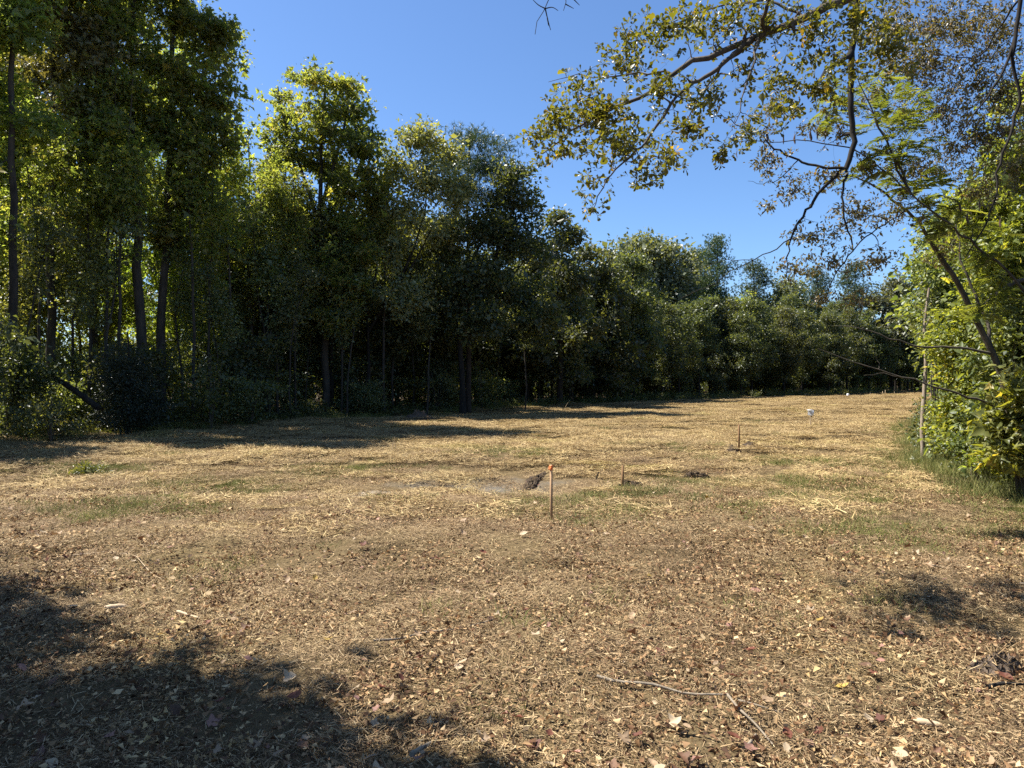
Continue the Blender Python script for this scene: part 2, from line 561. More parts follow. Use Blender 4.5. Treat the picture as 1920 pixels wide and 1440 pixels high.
def jitter_grid(x0, x1, y0, y1, step):
    xs, ys = np.meshgrid(np.arange(x0, x1, step), np.arange(y0, y1, step))
    xs, ys = xs.ravel(), ys.ravel()
    return xs + rng.uniform(-.5, .5, len(xs)) * step, ys + rng.uniform(-.5, .5, len(xs)) * step


def seen(x, y, margin=1.5):
    return (np.abs(x) < 0.80 * np.maximum(y, 0) + margin)


def straw_tile(seed, n, rad, l0, l1, w0, w1, mat, tilt=0.28, zmax=.022, stub=0.04):
    g_ = np.random.default_rng(seed)
    rr = rad * np.sqrt(g_.random(n)) * (0.6 + .4 * g_.random(n))
    th = g_.uniform(0, 2 * np.pi, n)
    P = np.stack([rr * np.cos(th), rr * np.sin(th), g_.uniform(0.002, zmax, n)], 1)
    az = g_.uniform(0, 2 * np.pi, n)
    el = np.abs(g_.normal(0, tilt, n))
    up = g_.random(n) < stub
    el[up] = g_.uniform(.7, 1.5, up.sum())
    D = np.stack([np.cos(az) * np.cos(el), np.sin(az) * np.cos(el), np.sin(el)], 1)
    N = unit(np.array([0, 0, 1.0]) + .6 * rdir(n, g_))
    L = g_.uniform(l0, l1, n) * np.where(up, .5, 1)
    V_, F_, k = place(SH_STRAW, P, D, N, L, g_.uniform(w0, w1, n))
    return V_, F_, np.repeat(g_.random(n), k)


def tile_mesh(name, parts, mat):
    G_ = Geo()
    for V_, F_, r_ in parts:
        G_.add(V_, F_, r_)
    return G_.mesh(name, [mat])


straw_near = [tile_mesh('straw', [straw_tile(100 + k, 640, .34, .010, .062, .0018, .0042, None, tilt=.20, zmax=.016, stub=.03)], M_STRAWN) for k in range(6)]
straw_far = [tile_mesh('straw', [straw_tile(120 + k, 620, .5, .04, .15, .0045, .009, None, tilt=.14, zmax=.02, stub=.03)], M_STRAW) for k in range(4)]


def chip_tile(seed, n, rad, s0, s1):
    g_ = np.random.default_rng(seed)
    rr = rad * np.sqrt(g_.random(n))
    th = g_.uniform(0, 2 * np.pi, n)
    P = np.stack([rr * np.cos(th), rr * np.sin(th), g_.uniform(0.006, .03, n)], 1)
    D = unit(rdir(n, g_) * [1, 1, .35])
    N = unit(np.array([0, 0, 1.0]) + .9 * rdir(n, g_))
    L = np.exp(g_.uniform(math.log(s0), math.log(s1), n))
    V_, F_, k = place(SH_RHOMB, P, D, N, L, L * g_.uniform(.2, .75, n), curl=g_.uniform(-3, 4, n))
    V_ = V_ + g_.normal(0, .0025, V_.shape)
    return V_, F_, np.repeat(g_.random(n) ** 1.3, k)


chips = [tile_mesh('leaf_bits', [chip_tile(140 + k, 240, .36, .007, .040)], M_CHIP) for k in range(6)]


def bare(x, y):
    """0..1: how bare the ground is"""
    b1 = np.hypot((x - SAND[0]) / .95, (y - SAND[1]) / .6)
    b2 = np.hypot((x - SCRAPE[0]) / 1.9, (y - SCRAPE[1]) / 1.4)
    return np.clip(np.maximum(1.3 - b1, 0.75 * (1.15 - b2)), 0, 1)


def lay(x, y):
    n = len(x)
    return np.stack([x, y, gz(x, y)], 1), np.stack([rng.normal(0, .05, n), rng.normal(0, .05, n), rng.uniform(0, 6.28, n)], 1)


x, y = jitter_grid(-16, 16, 1.6, 19, .25)
k = seen(x, y) & (rng.random(len(x)) < np.clip((19 - y + 5 * (noise2(x, y, 2.2, 31) - .5)) / 9, 0, 1)) & (in_field(x, y) > -1.5) & (rng.random(len(x)) > .85 * bare(x, y)) & (rng.random(len(x)) < .55 + .6 * noise2(x, y, .9, 21))
x, y = x[k], y[k]
P, R = lay(x, y)
scatter('dead_grass_clippings', P, R, rng.uniform(.8, 1.25, len(x)), rng.integers(0, 6, len(x)), straw_near, 'tan cut grass clippings matted over the near half of the clearing')
x, y = jitter_grid(-30, 60, 6.5, 72, .42)
k = seen(x, y) & (rng.random(len(x)) < np.clip((y - 7.5 + 6 * (noise2(x, y, 2.2, 31) - .5)) / 7, 0, 1)) & (rng.random(len(x)) > .85 * bare(x, y)) & (in_field(x, y) > -1.0) & (rng.random(len(x)) < .6 + .6 * noise2(x, y, 1.6, 22))
x, y = x[k], y[k]
P, R = lay(x, y)
scatter('straw_thatch', P, R, rng.uniform(.8, 1.4, len(x)), rng.integers(0, 4, len(x)), straw_far, 'golden straw thatch covering the far half of the clearing')
x, y = jitter_grid(-12, 12, 1.6, 17, .33)
dens = np.clip(1.1 - .13 * (y - 3), .06, 1) * (.5 + .8 * noise2(x, y, .8, 23))
k = seen(x, y) & (rng.random(len(x)) < dens) & (rng.random(len(x)) > bare(x, y)) & (in_field(x, y) > -1)
x, y = x[k], y[k]
P, R = lay(x, y)
P[:, 2] += .010
scatter('leaf_litter', P, R, rng.uniform(.8, 1.3, len(x)), rng.integers(0, 6, len(x)), chips, 'crumbled dead leaf bits strewn over the foreground clippings')


# short green grass
def grass_tile(seed, n, rad, h0, h1, lean=.7, w=.004):
    g_ = np.random.default_rng(seed)
    rr = rad * np.sqrt(g_.random(n))
    th = g_.uniform(0, 2 * np.pi, n)
    P_ = np.stack([rr * np.cos(th), rr * np.sin(th), np.zeros(n)], 1)
    D = unit(rdir(n, g_) * lean + [0, 0, .8])
    N = rdir(n, g_)
    V_, F_, k_ = place(SH_BLADE, P_, D, N, g_.uniform(h0, h1, n), w * g_.uniform(.7, 1.4, n))
    return V_, F_, np.repeat(g_.random(n), k_)


grass = [tile_mesh('grass', [grass_tile(160 + k, 130, .22, .03, .10)], M_GREEN) for k in range(4)]
grass_tall = [tile_mesh('grass', [grass_tile(170 + k, 110, .20, .10, .34, .55, .005)], M_GREEN) for k in range(4)]
GP = [on_ground(150, 880), on_ground(230, 960), on_ground(930, 855), on_ground(1130, 935), on_ground(1600, 865), on_ground(1700, 850), on_ground(650, 880), on_ground(1260, 845), on_ground(1330, 900), on_ground(1680, 1010), on_ground(1450, 860), on_ground(1500, 905), on_ground(1350, 950), on_ground(1560, 930), on_ground(420, 905), on_ground(1100, 960)]
x, y = jitter_grid(-14, 12, 2.2, 26, .16)
dn = np.zeros(len(x))
for c in GP:
    dn = np.maximum(dn, 1.0 - np.hypot((x - c[0]) / 1.5, (y - c[1]) / 1.0))
dn = np.clip(dn * 1.3 * noise2(x, y, .5, 25) * 1.5, 0, 1) * .8 + .05 * (noise2(x, y, 1.2, 26) > .62)
rd = edge_side(x, y, RIGHT)
dn = np.maximum(dn, np.where((y > 5.5) & (y < 26), np.clip(1 - rd / 2.0, 0, 1) * .8 * (.3 + noise2(x, y, .7, 27)), 0))
k = seen(x, y) & (rng.random(len(x)) < dn) & (in_field(x, y) > -2)
x, y, rd = x[k], y[k], rd[k]
P, R = lay(x, y)
scatter('green_grass', P, R, rng.uniform(.7, 1.3, len(x)), rng.integers(0, 4, len(x)), grass, 'short green grass growing through the clippings in patches')
x, y = jitter_grid(3, 16, 6.0, 24, .2)
rd = edge_side(x, y, RIGHT)
k = (rng.random(len(x)) < np.clip(.9 - rd / 1.1, 0, 1)) & (rd > -2.5)
x2, y2 = jitter_grid(-17, 6, 10, 38, .4)
e2 = -edge_side(x2, y2, EDGE)
k2 = (rng.random(len(x2)) < np.clip(.75 - e2 / 1.5, 0, 1)) & (e2 > -1.5)
x, y = np.concatenate([x[k], x2[k2]]), np.concatenate([y[k], y2[k2]])
P, R = lay(x, y)
scatter('long_grass', P, R, rng.uniform(.6, 1.2, len(x)), rng.integers(0, 4, len(x)), grass_tall, 'longer uncut grass fringing the foot of the hedge and the wood')


# ------------------------------------------------------------------ trees
def smooth_path(P, n):
    """Catmull-like resample of a polyline"""
    P = np.asarray(P, float)
    t = np.concatenate([[0], np.cumsum(np.linalg.norm(np.diff(P, axis=0), axis=1))])
    s = np.linspace(0, t[-1], n)
    T = np.gradient(P, t, axis=0) if len(P) > 2 else np.repeat((P[1] - P[0])[None] / t[-1], 2, 0)
    out_ = np.empty((n, 3))
    for c in range(3):
        idx_ = np.clip(np.searchsorted(t, s) - 1, 0, len(P) - 2)
        h = t[idx_ + 1] - t[idx_]
        w_ = (s - t[idx_]) / h
        out_[:, c] = ((2 * w_**3 - 3 * w_**2 + 1) * P[idx_, c] + (w_**3 - 2 * w_**2 + w_) * h * T[idx_, c]
                      + (-2 * w_**3 + 3 * w_**2) * P[idx_ + 1, c] + (w_**3 - w_**2) * h * T[idx_ + 1, c])
    return out_


class Skeleton:
    def __init__(self, seed):
        self.g = np.random.default_rng(seed)
        self.P = np.zeros((0, 3))
        self.par = []
        self.chains = []
        self.cnt = []
        self.minr = []
        self.ends = []

    def path(self, pts, attach=None, minr=0.0):
        n0 = len(self.P)
        pts = np.asarray(pts, float)
        par = -1 if attach is None else attach
        ch = [] if attach is None else [attach]
        mr = np.linspace(*minr, len(pts)) if not np.isscalar(minr) else np.full(len(pts), minr)
        for k_ in range(len(pts)):
            self.par.append(par)
            par = n0 + k_
            ch.append(par)
            self.cnt.append(0.0)
            self.minr.append(mr[k_])
        self.P = np.concatenate([self.P, pts])
        self.chains.append(ch)

    def nearest(self, p):
        return int(np.argmin(np.linalg.norm(self.P - p, axis=1)))

    def grow(self, C, up=0.55, wob=.12, seg=4, order=True):
        if order:
            d0 = np.array([np.min(np.linalg.norm(self.P - c, axis=1)) for c in C])
            C = C[np.argsort(d0)]
        for c in C:
            dv = c - self.P
            dist = np.linalg.norm(dv, axis=1)
            cost = dist + up * np.maximum(0, 0.35 * dist - dv[:, 2])
            a_ = int(np.argmin(cost))
            A = self.P[a_]
            d_ = dist[a_]
            if d_ < 1e-3:
                continue
            t = np.linspace(0, 1, seg + 1)[1:, None]
            mid = (A + c) / 2 + self.g.normal(0, wob * d_, 3) + np.array([0, 0, .10 * d_])
            Q = (1 - t)**2 * A + 2 * t * (1 - t) * mid + t * t * c
            Q[:-1] += self.g.normal(0, .03 * d_, (seg - 1, 3))
            self.path(Q, a_)
            self.cnt[-1] += 1
            self.ends.append((c, unit(c - Q[-2]), min(np.linalg.norm(c - Q[-2]), .45)))
        return C

    def wood(self, root_r, tip_r=.006):
        cnt = np.array(self.cnt)
        par = np.array(self.par)
        for k_ in range(len(par) - 1, -1, -1):
            if par[k_] >= 0:
                cnt[par[k_]] += cnt[k_]
        r = tip_r * np.maximum(cnt, .6)**.42
        mr = np.array(self.minr)
        for k_ in range(len(par)):
            if mr[k_] > 0:
                r[k_] = mr[k_]
            elif par[k_] >= 0:
                r[k_] = min(r[k_], .8 * r[par[k_]])
        G_ = Geo()
        for ch in self.chains:
            ch = np.array(ch)
            if len(ch) < 2:
                continue
            rr = r[ch].copy()
            rr[0] = min(rr[0], rr[1] * 1.25)
            mx_ = rr.max()
            sd = 10 if mx_ > .08 else (6 if mx_ > .025 else (4 if mx_ > .010 else 3))
            G_.tube(self.P[ch], rr, sd, r=float(self.g.random()), cap=mx_ > .02)
        return G_


def lobe_points(lobes, n, g_, shell=0.55):
    Lb = np.array(lobes, float)
    vol = (Lb[:, 3] * Lb[:, 4] * Lb[:, 5]) ** (2 / 3)
    pick = g_.choice(len(Lb), n, p=vol / vol.sum())
    d = unit(g_.normal(size=(n, 3)))
    r = 1 - shell * g_.random(n) ** 1.3
    return Lb[pick, :3] + d * r[:, None] * Lb[pick, 3:6], d


def clump_leaves(C, out_dir, per, rad, g_, shape, size, asp, upbias=.8, droop=.3, flat=.6):
    """leaves scattered round each twig end"""
    n = len(C) * per
    c = np.repeat(C, per, 0)
    off = g_.normal(size=(n, 3)) * np.array([1, 1, flat]) * (rad * np.repeat(g_.uniform(.6, 1.35, len(C)), per))[:, None] * .62
    D = unit(unit(off) + .7 * g_.normal(size=(n, 3)) + [0, 0, -droop])
    N = unit(g_.normal(size=(n, 3)) + [0, 0, upbias] + .3 * np.repeat(out_dir, per, 0))
    L = size * np.exp(g_.normal(0, .38, n))
    V_, F_, k_ = place(shape, c + off, D, N, L, L * asp * g_.uniform(.75, 1.25, n), curl=g_.uniform(-.5, 2.2, n))
    base = np.repeat(g_.normal(.5, .16, len(C)), per)
    r_ = np.clip(base + g_.normal(0, .2, n), 0, 1)
    return V_, F_, np.repeat(r_, k_)


def needle_tufts(C, per, rad, g_, length=.2, nw=.016):
    n = len(C) * per
    c = np.repeat(C, per, 0) + g_.normal(size=(n, 3)) * [rad, rad, rad * .6]
    ax = unit(g_.normal(size=(n, 3)) * .8 + [0, 0, .7])
    kk = 11
    P_ = np.repeat(c, kk, 0) + np.repeat(ax, kk, 0) * g_.uniform(-.08, .08, (n * kk, 1))
    D = unit(np.repeat(ax, kk, 0) * .8 + g_.normal(size=(n * kk, 3)) * .75)
    V_, F_, k_ = place(SH_NEEDLE, P_, D, rdir(n * kk, g_), length * g_.uniform(.7, 1.2, n * kk), nw)
    return V_, F_, np.repeat(np.repeat(np.clip(g_.normal(.5, .2, n), 0, 1), kk), k_)


def make_tree(seed, trunks, lobes, n_cl, per, mats, root_r, size=.10, asp=.8, rad=.42, kind='leaf', shape=SH_RHOMB, up=.55, shell=.55, extra=0, flat=.6, droop=.3, joined=False, upbias=.8, nw=.016):
    """returns (trunk mesh, crown mesh) in the tree's own space (base at the origin)"""
    g_ = np.random.default_rng(seed)
    sk = Skeleton(seed)
    for k_, tr in enumerate(trunks):
        pts = smooth_path(tr, max(8, 3 * len(tr)))
        hgt = max(np.linalg.norm(pts[-1] - pts[0]), 1)
        pts[1:-1] += g_.normal(0, .0018 * hgt, (len(pts) - 2, 3)) * [1, 1, 0]
        if k_ == 0:
            fl = np.linspace(root_r, root_r * .25, len(pts))
            fl[0] *= 1.5
            sk.path(pts, None, 0.0)
            sk.minr = list(fl)
        else:
            a_ = sk.nearest(pts[0])
            sk.path(pts[1:], a_, (root_r * .5, root_r * .14))
    C, od = lobe_points(lobes, n_cl, g_, shell)
    sk.grow(C, up)
    G_ = sk.wood(root_r)
    if extra:
        ids = g_.choice(len(sk.P), extra)
        sel = sk.P[ids]
        sel = sel[sel[:, 2] > .35 * sk.P[:, 2].max()]
        C = np.concatenate([C, sel])
        od = np.concatenate([od, np.zeros_like(sel)])
    H = Geo()
    if kind == 'pine':
        H.add(*needle_tufts(C, per, rad, g_, nw=nw))
    else:
        H.add(*clump_leaves(C, od, per, rad, g_, shape, size, asp, flat=flat, droop=droop, upbias=upbias))
    if joined:
        J = Geo()
        J.add(np.concatenate(G_.V), np.concatenate(G_.F), np.concatenate(G_.R), 0)
        J.add(np.concatenate(H.V), np.concatenate(H.F), np.concatenate(H.R), 1)
        return J.mesh('woodland_tree', mats)
    return G_.mesh('trunk', [mats[0]], smooth=True), H.mesh('crown', [mats[1]])


def put_tree(name, label, meshes, loc, rz=0.0, sc=1.0, group=None, cat='tree', mat=None):
    e = link(name, None, loc=loc, rot=(0, 0, rz), scale=sc)
    e.empty_display_size = .3
    tag(e, label, cat, group)
    link('trunk', meshes[0], e)
    c_ = link('crown', meshes[1], e)
    return e


def px_tree(bx, d):
    """base of a tree seen at pixel column bx, d metres away"""
    X = (bx - 960) / F_PX * d
    return np.array([X, d, float(gz(X, d)) - .05])


def px_lobes(bx, d, L, dy=1.0):
    """crown lobes measured on the photo (column, row, half width, half height) -> the tree's own space"""
    o = px_tree(bx, d)
    s = d / F_PX
    out_ = []
    for k_, (px, py, rx, ry) in enumerate(L):
        c = at(px, py, d) - o
        out_.append((c[0], c[1] + dy * rx * s * (((k_ * 7) % 5) - 2) * .25, c[2], rx * s, max(rx * s, ry * s * .7) * dy, ry * s))
    return out_


def px_path(bx, d, pts):
    o = px_tree(bx, d)
    r_ = []
    for q_ in pts:
        dd = q_[2] if len(q_) > 2 else d
        r_.append(at(q_[0], q_[1], dd) - o)
    return np.array(r_)


def trunk_px(bx, d, pts):
    P_ = px_path(bx, d, pts)
    return np.concatenate([[[0, 0, 0]], P_])


GUM = [M_BARKG, M_GUM]
# --- tall sweetgums at the left edge
d = 18.5
put_tree('sweetgum_tree', 'tall slim sweetgum nearest the left edge of the photo', make_tree(
    201, [trunk_px(25, d, [(25, 600), (27, 350), (29, 100), (32, -220)])],
    px_lobes(25, d, [(10, 60, 75, 60), (60, -60, 90, 70), (-40, 180, 70, 70), (30, -190, 80, 80), (-60, 0, 80, 80), (70, 60, 50, 40), (-20, 300, 60, 50), (70, 230, 35, 30), (-30, 440, 50, 40)]),
    290, 62, GUM, .13, extra=60, shape=SH_STAR, asp=.95, rad=.38, shell=.85, flat=.5, size=.115), px_tree(25, d))
d = 21
put_tree('sweetgum_tree', 'straight dark sweetgum second from the left edge, in front of yellow backlit leaves', make_tree(
    202, [trunk_px(97, d, [(97, 560), (99, 330), (104, 120), (112, -230)]), px_path(97, d, [(98, 330), (140, 240), (165, 170), (190, 80)])],
    px_lobes(97, d, [(110, 20, 75, 50), (160, 90, 60, 60), (80, 130, 60, 50), (120, -110, 90, 80), (190, 120, 45, 60), (60, -20, 60, 60), (150, 200, 45, 40), (110, 300, 50, 35), (170, -40, 60, 50), (80, 420, 40, 30)]),
    290, 62, [M_BARKG, M_OLIVE], .14, extra=60, shape=SH_STAR, asp=.95, rad=.38, shell=.85, flat=.5, size=.115), px_tree(97, d))
d = 22
put_tree('sweetgum_tree', 'thick grey sweetgum trunk behind the dark rounded evergreen bush', make_tree(
    203, [trunk_px(266, d, [(265, 640), (259, 480), (254, 300), (252, 100), (253, -240)])],
    px_lobes(266, d, [(240, 60, 60, 60), (280, -50, 70, 70), (210, -40, 60, 60), (240, 180, 55, 50), (280, 120, 40, 50), (200, 260, 50, 40), (260, -170, 80, 80), (290, 240, 40, 40), (220, 370, 45, 40)]),
    290, 62, GUM, .17, extra=60, shape=SH_STAR, asp=.95, rad=.38, shell=.85, flat=.5, size=.115), px_tree(266, d))
d = 23
put_tree('sweetgum_tree', 'tall sweetgum whose crown stands against the sky right of the left group', make_tree(
    204, [trunk_px(300, d, [(302, 640), (311, 480), (321, 300), (328, 120), (338, -200)])],
    px_lobes(300, d, [(360, -70, 50, 70), (345, 40, 45, 60), (395, 100, 42, 45), (420, 75, 25, 40), (405, 190, 45, 50), (355, 160, 50, 50), (320, 230, 50, 45), (425, 255, 32, 25), (370, 290, 50, 35), (330, 350, 45, 40), (385, -120, 40, 60), (310, 440, 40, 35)]),
    290, 62, GUM, .155, extra=60, shape=SH_STAR, asp=.95, rad=.38, shell=.85, flat=.5, size=.115), px_tree(300, d))
d = 27
put_tree('slender_tree', 'slender pole of a tree with sparse top between the tall group and the big sweetgum', make_tree(
    205, [trunk_px(473, d, [(472, 640), (466, 480), (470, 330), (466, 245)]), px_path(473, d, [(471, 640), (480, 560), (486, 470), (478, 380)])],
    px_lobes(473, d, [(466, 260, 22, 22), (440, 320, 30, 35), (495, 345, 28, 35), (430, 420, 40, 40), (490, 440, 35, 40), (460, 520, 40, 40)]),
    70, 70, [M_BARK, M_YEL], .085, size=.09, rad=.35), px_tree(473, d))
# --- the big sweetgum
d = 28
put_tree('sweetgum_tree', 'large round-topped sweetgum standing out against the sky left of centre', make_tree(
    206, [trunk_px(612, d, [(610, 660), (604, 500), (600, 370), (606, 260), (612, 135)]), px_path(612, d, [(601, 430), (570, 330), (540, 250), (523, 165)]),
          px_path(612, d, [(601, 400), (630, 300), (650, 220), (648, 150)]), px_path(612, d, [(603, 480), (650, 400), (690, 320), (700, 240)])],
    px_lobes(612, d, [(590, 165, 38, 42), (640, 160, 34, 38), (524, 190, 24, 40), (612, 230, 62, 50), (665, 215, 30, 40), (680, 285, 42, 50), (540, 285, 52, 48), (610, 310, 60, 45), (700, 340, 28, 35), (505, 330, 30, 40), (650, 370, 45, 35), (555, 380, 40, 35), (595, 460, 55, 45), (640, 500, 40, 40), (560, 540, 40, 40), (625, 590, 45, 45), (495, 400, 36, 40), (700, 400, 34, 40), (560, 425, 50, 40), (655, 440, 48, 40), (600, 520, 62, 45), (690, 480, 36, 40), (525, 480, 42, 45), (665, 560, 45, 40), (515, 250, 26, 36)]),
    600, 56, GUM, .16, extra=60, size=.125, shape=SH_STAR, asp=.95, rad=.34, shell=.85, flat=.5), px_tree(612, d))
# --- olive multi-stemmed oak
d = 29
put_tree('oak_tree', 'many-stemmed olive oak leaning right beside the big sweetgum', make_tree(
    207, [trunk_px(690, d, [(691, 650), (690, 600)]), px_path(690, d, [(690, 605), (668, 500), (662, 410), (700, 310)]), px_path(690, d, [(690, 605), (712, 470), (725, 390), (735, 300)]),
          px_path(690, d, [(690, 620), (745, 540), (790, 470), (825, 400)]), px_path(690, d, [(705, 600), (770, 480), (800, 380), (790, 270)])],
    px_lobes(690, d, [(785, 268, 42, 28), (742, 320, 30, 40), (830, 290, 42, 38), (800, 345, 55, 40), (855, 370, 38, 45), (760, 400, 40, 35), (710, 400, 30, 35), (820, 430, 50, 35), (730, 480, 40, 35), (680, 560, 40, 40), (760, 560, 45, 40)]),
    420, 52, [M_BARKD, M_OLIVE], .12, size=.125, asp=.55, rad=.36, shell=.85), px_tree(690, d))
# --- pine
d = 31
put_tree('pine_tree', 'dark pine with needle tufts at its top, tallest in the middle of the wood', make_tree(
    208, [trunk_px(878, d, [(878, 600), (876, 450), (878, 340), (882, 250)])],
    px_lobes(878, d, [(882, 268, 32, 14), (930, 285, 34, 16), (850, 305, 35, 16), (905, 320, 42, 18), (950, 330, 30, 20), (870, 360, 45, 20), (935, 375, 45, 22), (840, 420, 40, 20), (920, 440, 45, 22)]),
    230, 15, [M_PINEBARK, M_PINE], .13, kind='pine', rad=.34, up=.2, shell=.9, nw=.022), px_tree(878, d))
d = 30
put_tree('oak_tree', 'dense dark oak right of the tall pine', make_tree(
    209, [trunk_px(868, d, [(866, 690), (860, 600), (880, 500), (925, 420)]), px_path(868, d, [(862, 590), (920, 500), (960, 400), (970, 340)]), px_path(868, d, [(866, 640), (930, 560), (990, 480)])],
    px_lobes(868, d, [(962, 340, 40, 28), (985, 390, 34, 40), (930, 390, 50, 40), (900, 440, 50, 40), (960, 455, 55, 45), (1005, 480, 36, 45), (915, 520, 55, 45), (980, 550, 55, 50), (860, 540, 50, 45), (830, 480, 45, 45), (900, 610, 50, 40), (1010, 610, 50, 45)]),
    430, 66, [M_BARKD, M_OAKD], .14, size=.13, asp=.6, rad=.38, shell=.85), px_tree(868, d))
d = 37
put_tree('oak_tree', 'shaded oak sloping down from the dark oak toward the gap of sky', make_tree(
    210, [trunk_px(1050, d, [(1050, 650), (1046, 540), (1042, 420)])],
    px_lobes(1050, d, [(1042, 412, 28, 28), (1062, 450, 36, 36), (1020, 480, 40, 40), (1065, 520, 46, 46), (1030, 590, 55, 50), (1080, 620, 50, 46), (1000, 660, 50, 40), (1060, 690, 50, 36)]),
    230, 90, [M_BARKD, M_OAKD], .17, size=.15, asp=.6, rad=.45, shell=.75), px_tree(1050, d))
d = 42
put_tree('oak_tree', 'low shaded oak in front of the large sage green oak', make_tree(
    211, [trunk_px(1112, d, [(1112, 660), (1110, 560), (1106, 480)])],
    px_lobes(1112, d, [(1104, 485, 34, 30), (1126, 520, 34, 34), (1090, 550, 40, 40), (1130, 580, 46, 40), (1100, 640, 55, 45), (1150, 650, 45, 40), (1120, 705, 55, 35)]),
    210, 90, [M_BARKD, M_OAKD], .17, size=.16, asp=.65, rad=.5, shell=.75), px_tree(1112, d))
d = 58
put_tree('oak_tree', 'broad domed sage green oak, largest crown at the far end of the field', make_tree(
    212, [trunk_px(1215, d, [(1215, 640), (1210, 560), (1205, 470)]), px_path(1215, d, [(1214, 620), (1250, 550), (1265, 490)]), px_path(1215, d, [(1214, 610), (1175, 550), (1150, 500)])],
    px_lobes(1215, d, [(1205, 472, 55, 24), (1155, 500, 36, 30), (1258, 484, 42, 28), (1205, 510, 70, 45), (1285, 520, 36, 42), (1250, 560, 60, 45), (1160, 560, 45, 45), (1200, 610, 70, 45), (1280, 610, 45, 40), (1240, 670, 70, 40)]),
    480, 80, [M_BARKD, M_SAGE], .3, size=.24, asp=.6, rad=.75, shell=.7), px_tree(1215, d))

# --- generic woodland trees, one mesh pair per kind, copied
def generic(seed, h, spread, mats, kind='leaf', base=.35, n_cl=130, per=90, size=.11, asp=.7, rad=.5, r=.15, shape=SH_RHOMB, joined=False, lean=.4):
    g_ = np.random.default_rng(seed)
    tr = np.array([[0, 0, 0], [g_.normal(0, .1), g_.normal(0, .1), h * .3], [g_.normal(0, lean * .5), g_.normal(0, lean * .5), h * .62], [g_.normal(0, lean), g_.normal(0, lean), h * .95]])
    lb = []
    nl = 11
    for k_ in range(nl):
        t = k_ / (nl - 1)
        z = h * (base + (1 - base) * t)
        w_ = spread * (math.sin(math.pi * (.12 + .80 * t)) ** .7) * g_.uniform(.7, 1.15)
        if kind == 'pine':
            w_ = spread * (1.0 - .5 * t**3) * g_.uniform(.6, 1.1)
        a_ = g_.uniform(0, 6.28)
        off = w_ * g_.uniform(.15, .6) * (1 - .7 * (t > .9))
        lb.append((tr[2, 0] * t + off * math.cos(a_), tr[2, 1] * t + off * math.sin(a_), z - .05 * h * (t > .9), w_ * .6, w_ * .6, h * (.05 if kind == 'pine' else .085)))
    return make_tree(seed, [tr], lb, n_cl, per, mats, r, size=size, asp=asp, rad=rad, kind=kind, shape=shape, joined=joined, up=.2 if kind == 'pine' else .55, shell=.8, nw=.05)


G_OAK = generic(301, 13, 3.6, [M_BARKD, M_OAKD], base=.2, n_cl=300, per=62, rad=.5, size=.18)
G_GUM2 = generic(302, 14, 2.6, GUM, base=.25, n_cl=280, per=60, shape=SH_STAR, asp=.9, rad=.45)
G_SAGE = generic(303, 13, 4.0, [M_BARKD, M_SAGE], base=.22, n_cl=300, per=70, size=.23, rad=.7)
G_PINE = generic(304, 16, 3.3, [M_PINEBARK, M_PINE], kind='pine', base=.45, n_cl=260, per=16, rad=.5, r=.17)
G_YEL = generic(305, 9, 1.9, [M_BARK, M_YEL], base=.3, n_cl=80, per=75, size=.10, rad=.42, r=.07)
G_THIN = generic(306, 8, 1.3, [M_BARKG, M_UNDER], base=.5, n_cl=60, per=70, size=.09, rad=.38, r=.055)
G_POLE = generic(307, 11, 1.2, GUM, base=.55, n_cl=55, per=50, size=.11, rad=.4, r=.06, shape=SH_STAR, asp=.9, lean=.25)

FAR = [('pine_tree', 'round-headed pine just right of the sage green oak', G_PINE, 1345, 64, 440, 0.3),
       ('pine_tree', 'shorter pine tucked between the sage oak and the round-headed pine', G_PINE, 1300, 66, 462, 2.3),
       ('pine_tree', 'pine right of the round-headed pine, behind the hanging twig ends', G_PINE, 1415, 67, 485, 4.1),
       ('oak_tree', 'far oak under the hanging dark limb, left of the thin far pines', G_SAGE, 1470, 68, 520, 1.0),
       ('pine_tree', 'thin far pine below the forked dark limb', G_PINE, 1535, 72, 500, 5.2),
       ('pine_tree', 'pale hazy far pine left of the hedge saplings', G_PINE, 1600, 74, 488, 0.9),
       ('oak_tree', 'last far oak at the corner where wood meets hedge', G_SAGE, 1672, 72, 515, 3.0),
       ('oak_tree', 'far dark oak in front of the thin far pine', G_OAK, 1560, 68, 560, 2.0),
       ('oak_tree', 'far dark oak in front of the round-headed pine', G_OAK, 1375, 62, 560, 0.2),
       ('oak_tree', 'small far oak in front of the corner oak', G_OAK, 1630, 69, 580, 4.4),
       ('oak_tree', 'dark oak at the foot of the sage green oak', G_OAK, 1170, 50, 600, 5.0),
       ('oak_tree', 'dark oak between the sage oak and the round-headed pine', G_OAK, 1300, 56, 590, 1.2)]
HG = {id(G_OAK): 13.2, id(G_SAGE): 13.2, id(G_PINE): 16.0, id(G_GUM2): 14.2, id(G_YEL): 9.1, id(G_THIN): 8.1}
for nm, lab, ms, bx, d, top, rz in FAR:
    h = EYE + (HOR - top) / F_PX * d
    put_tree(nm, lab, ms, px_tree(bx, d), rz, h / HG[id(ms)], 'trees along the far end of the clearing')

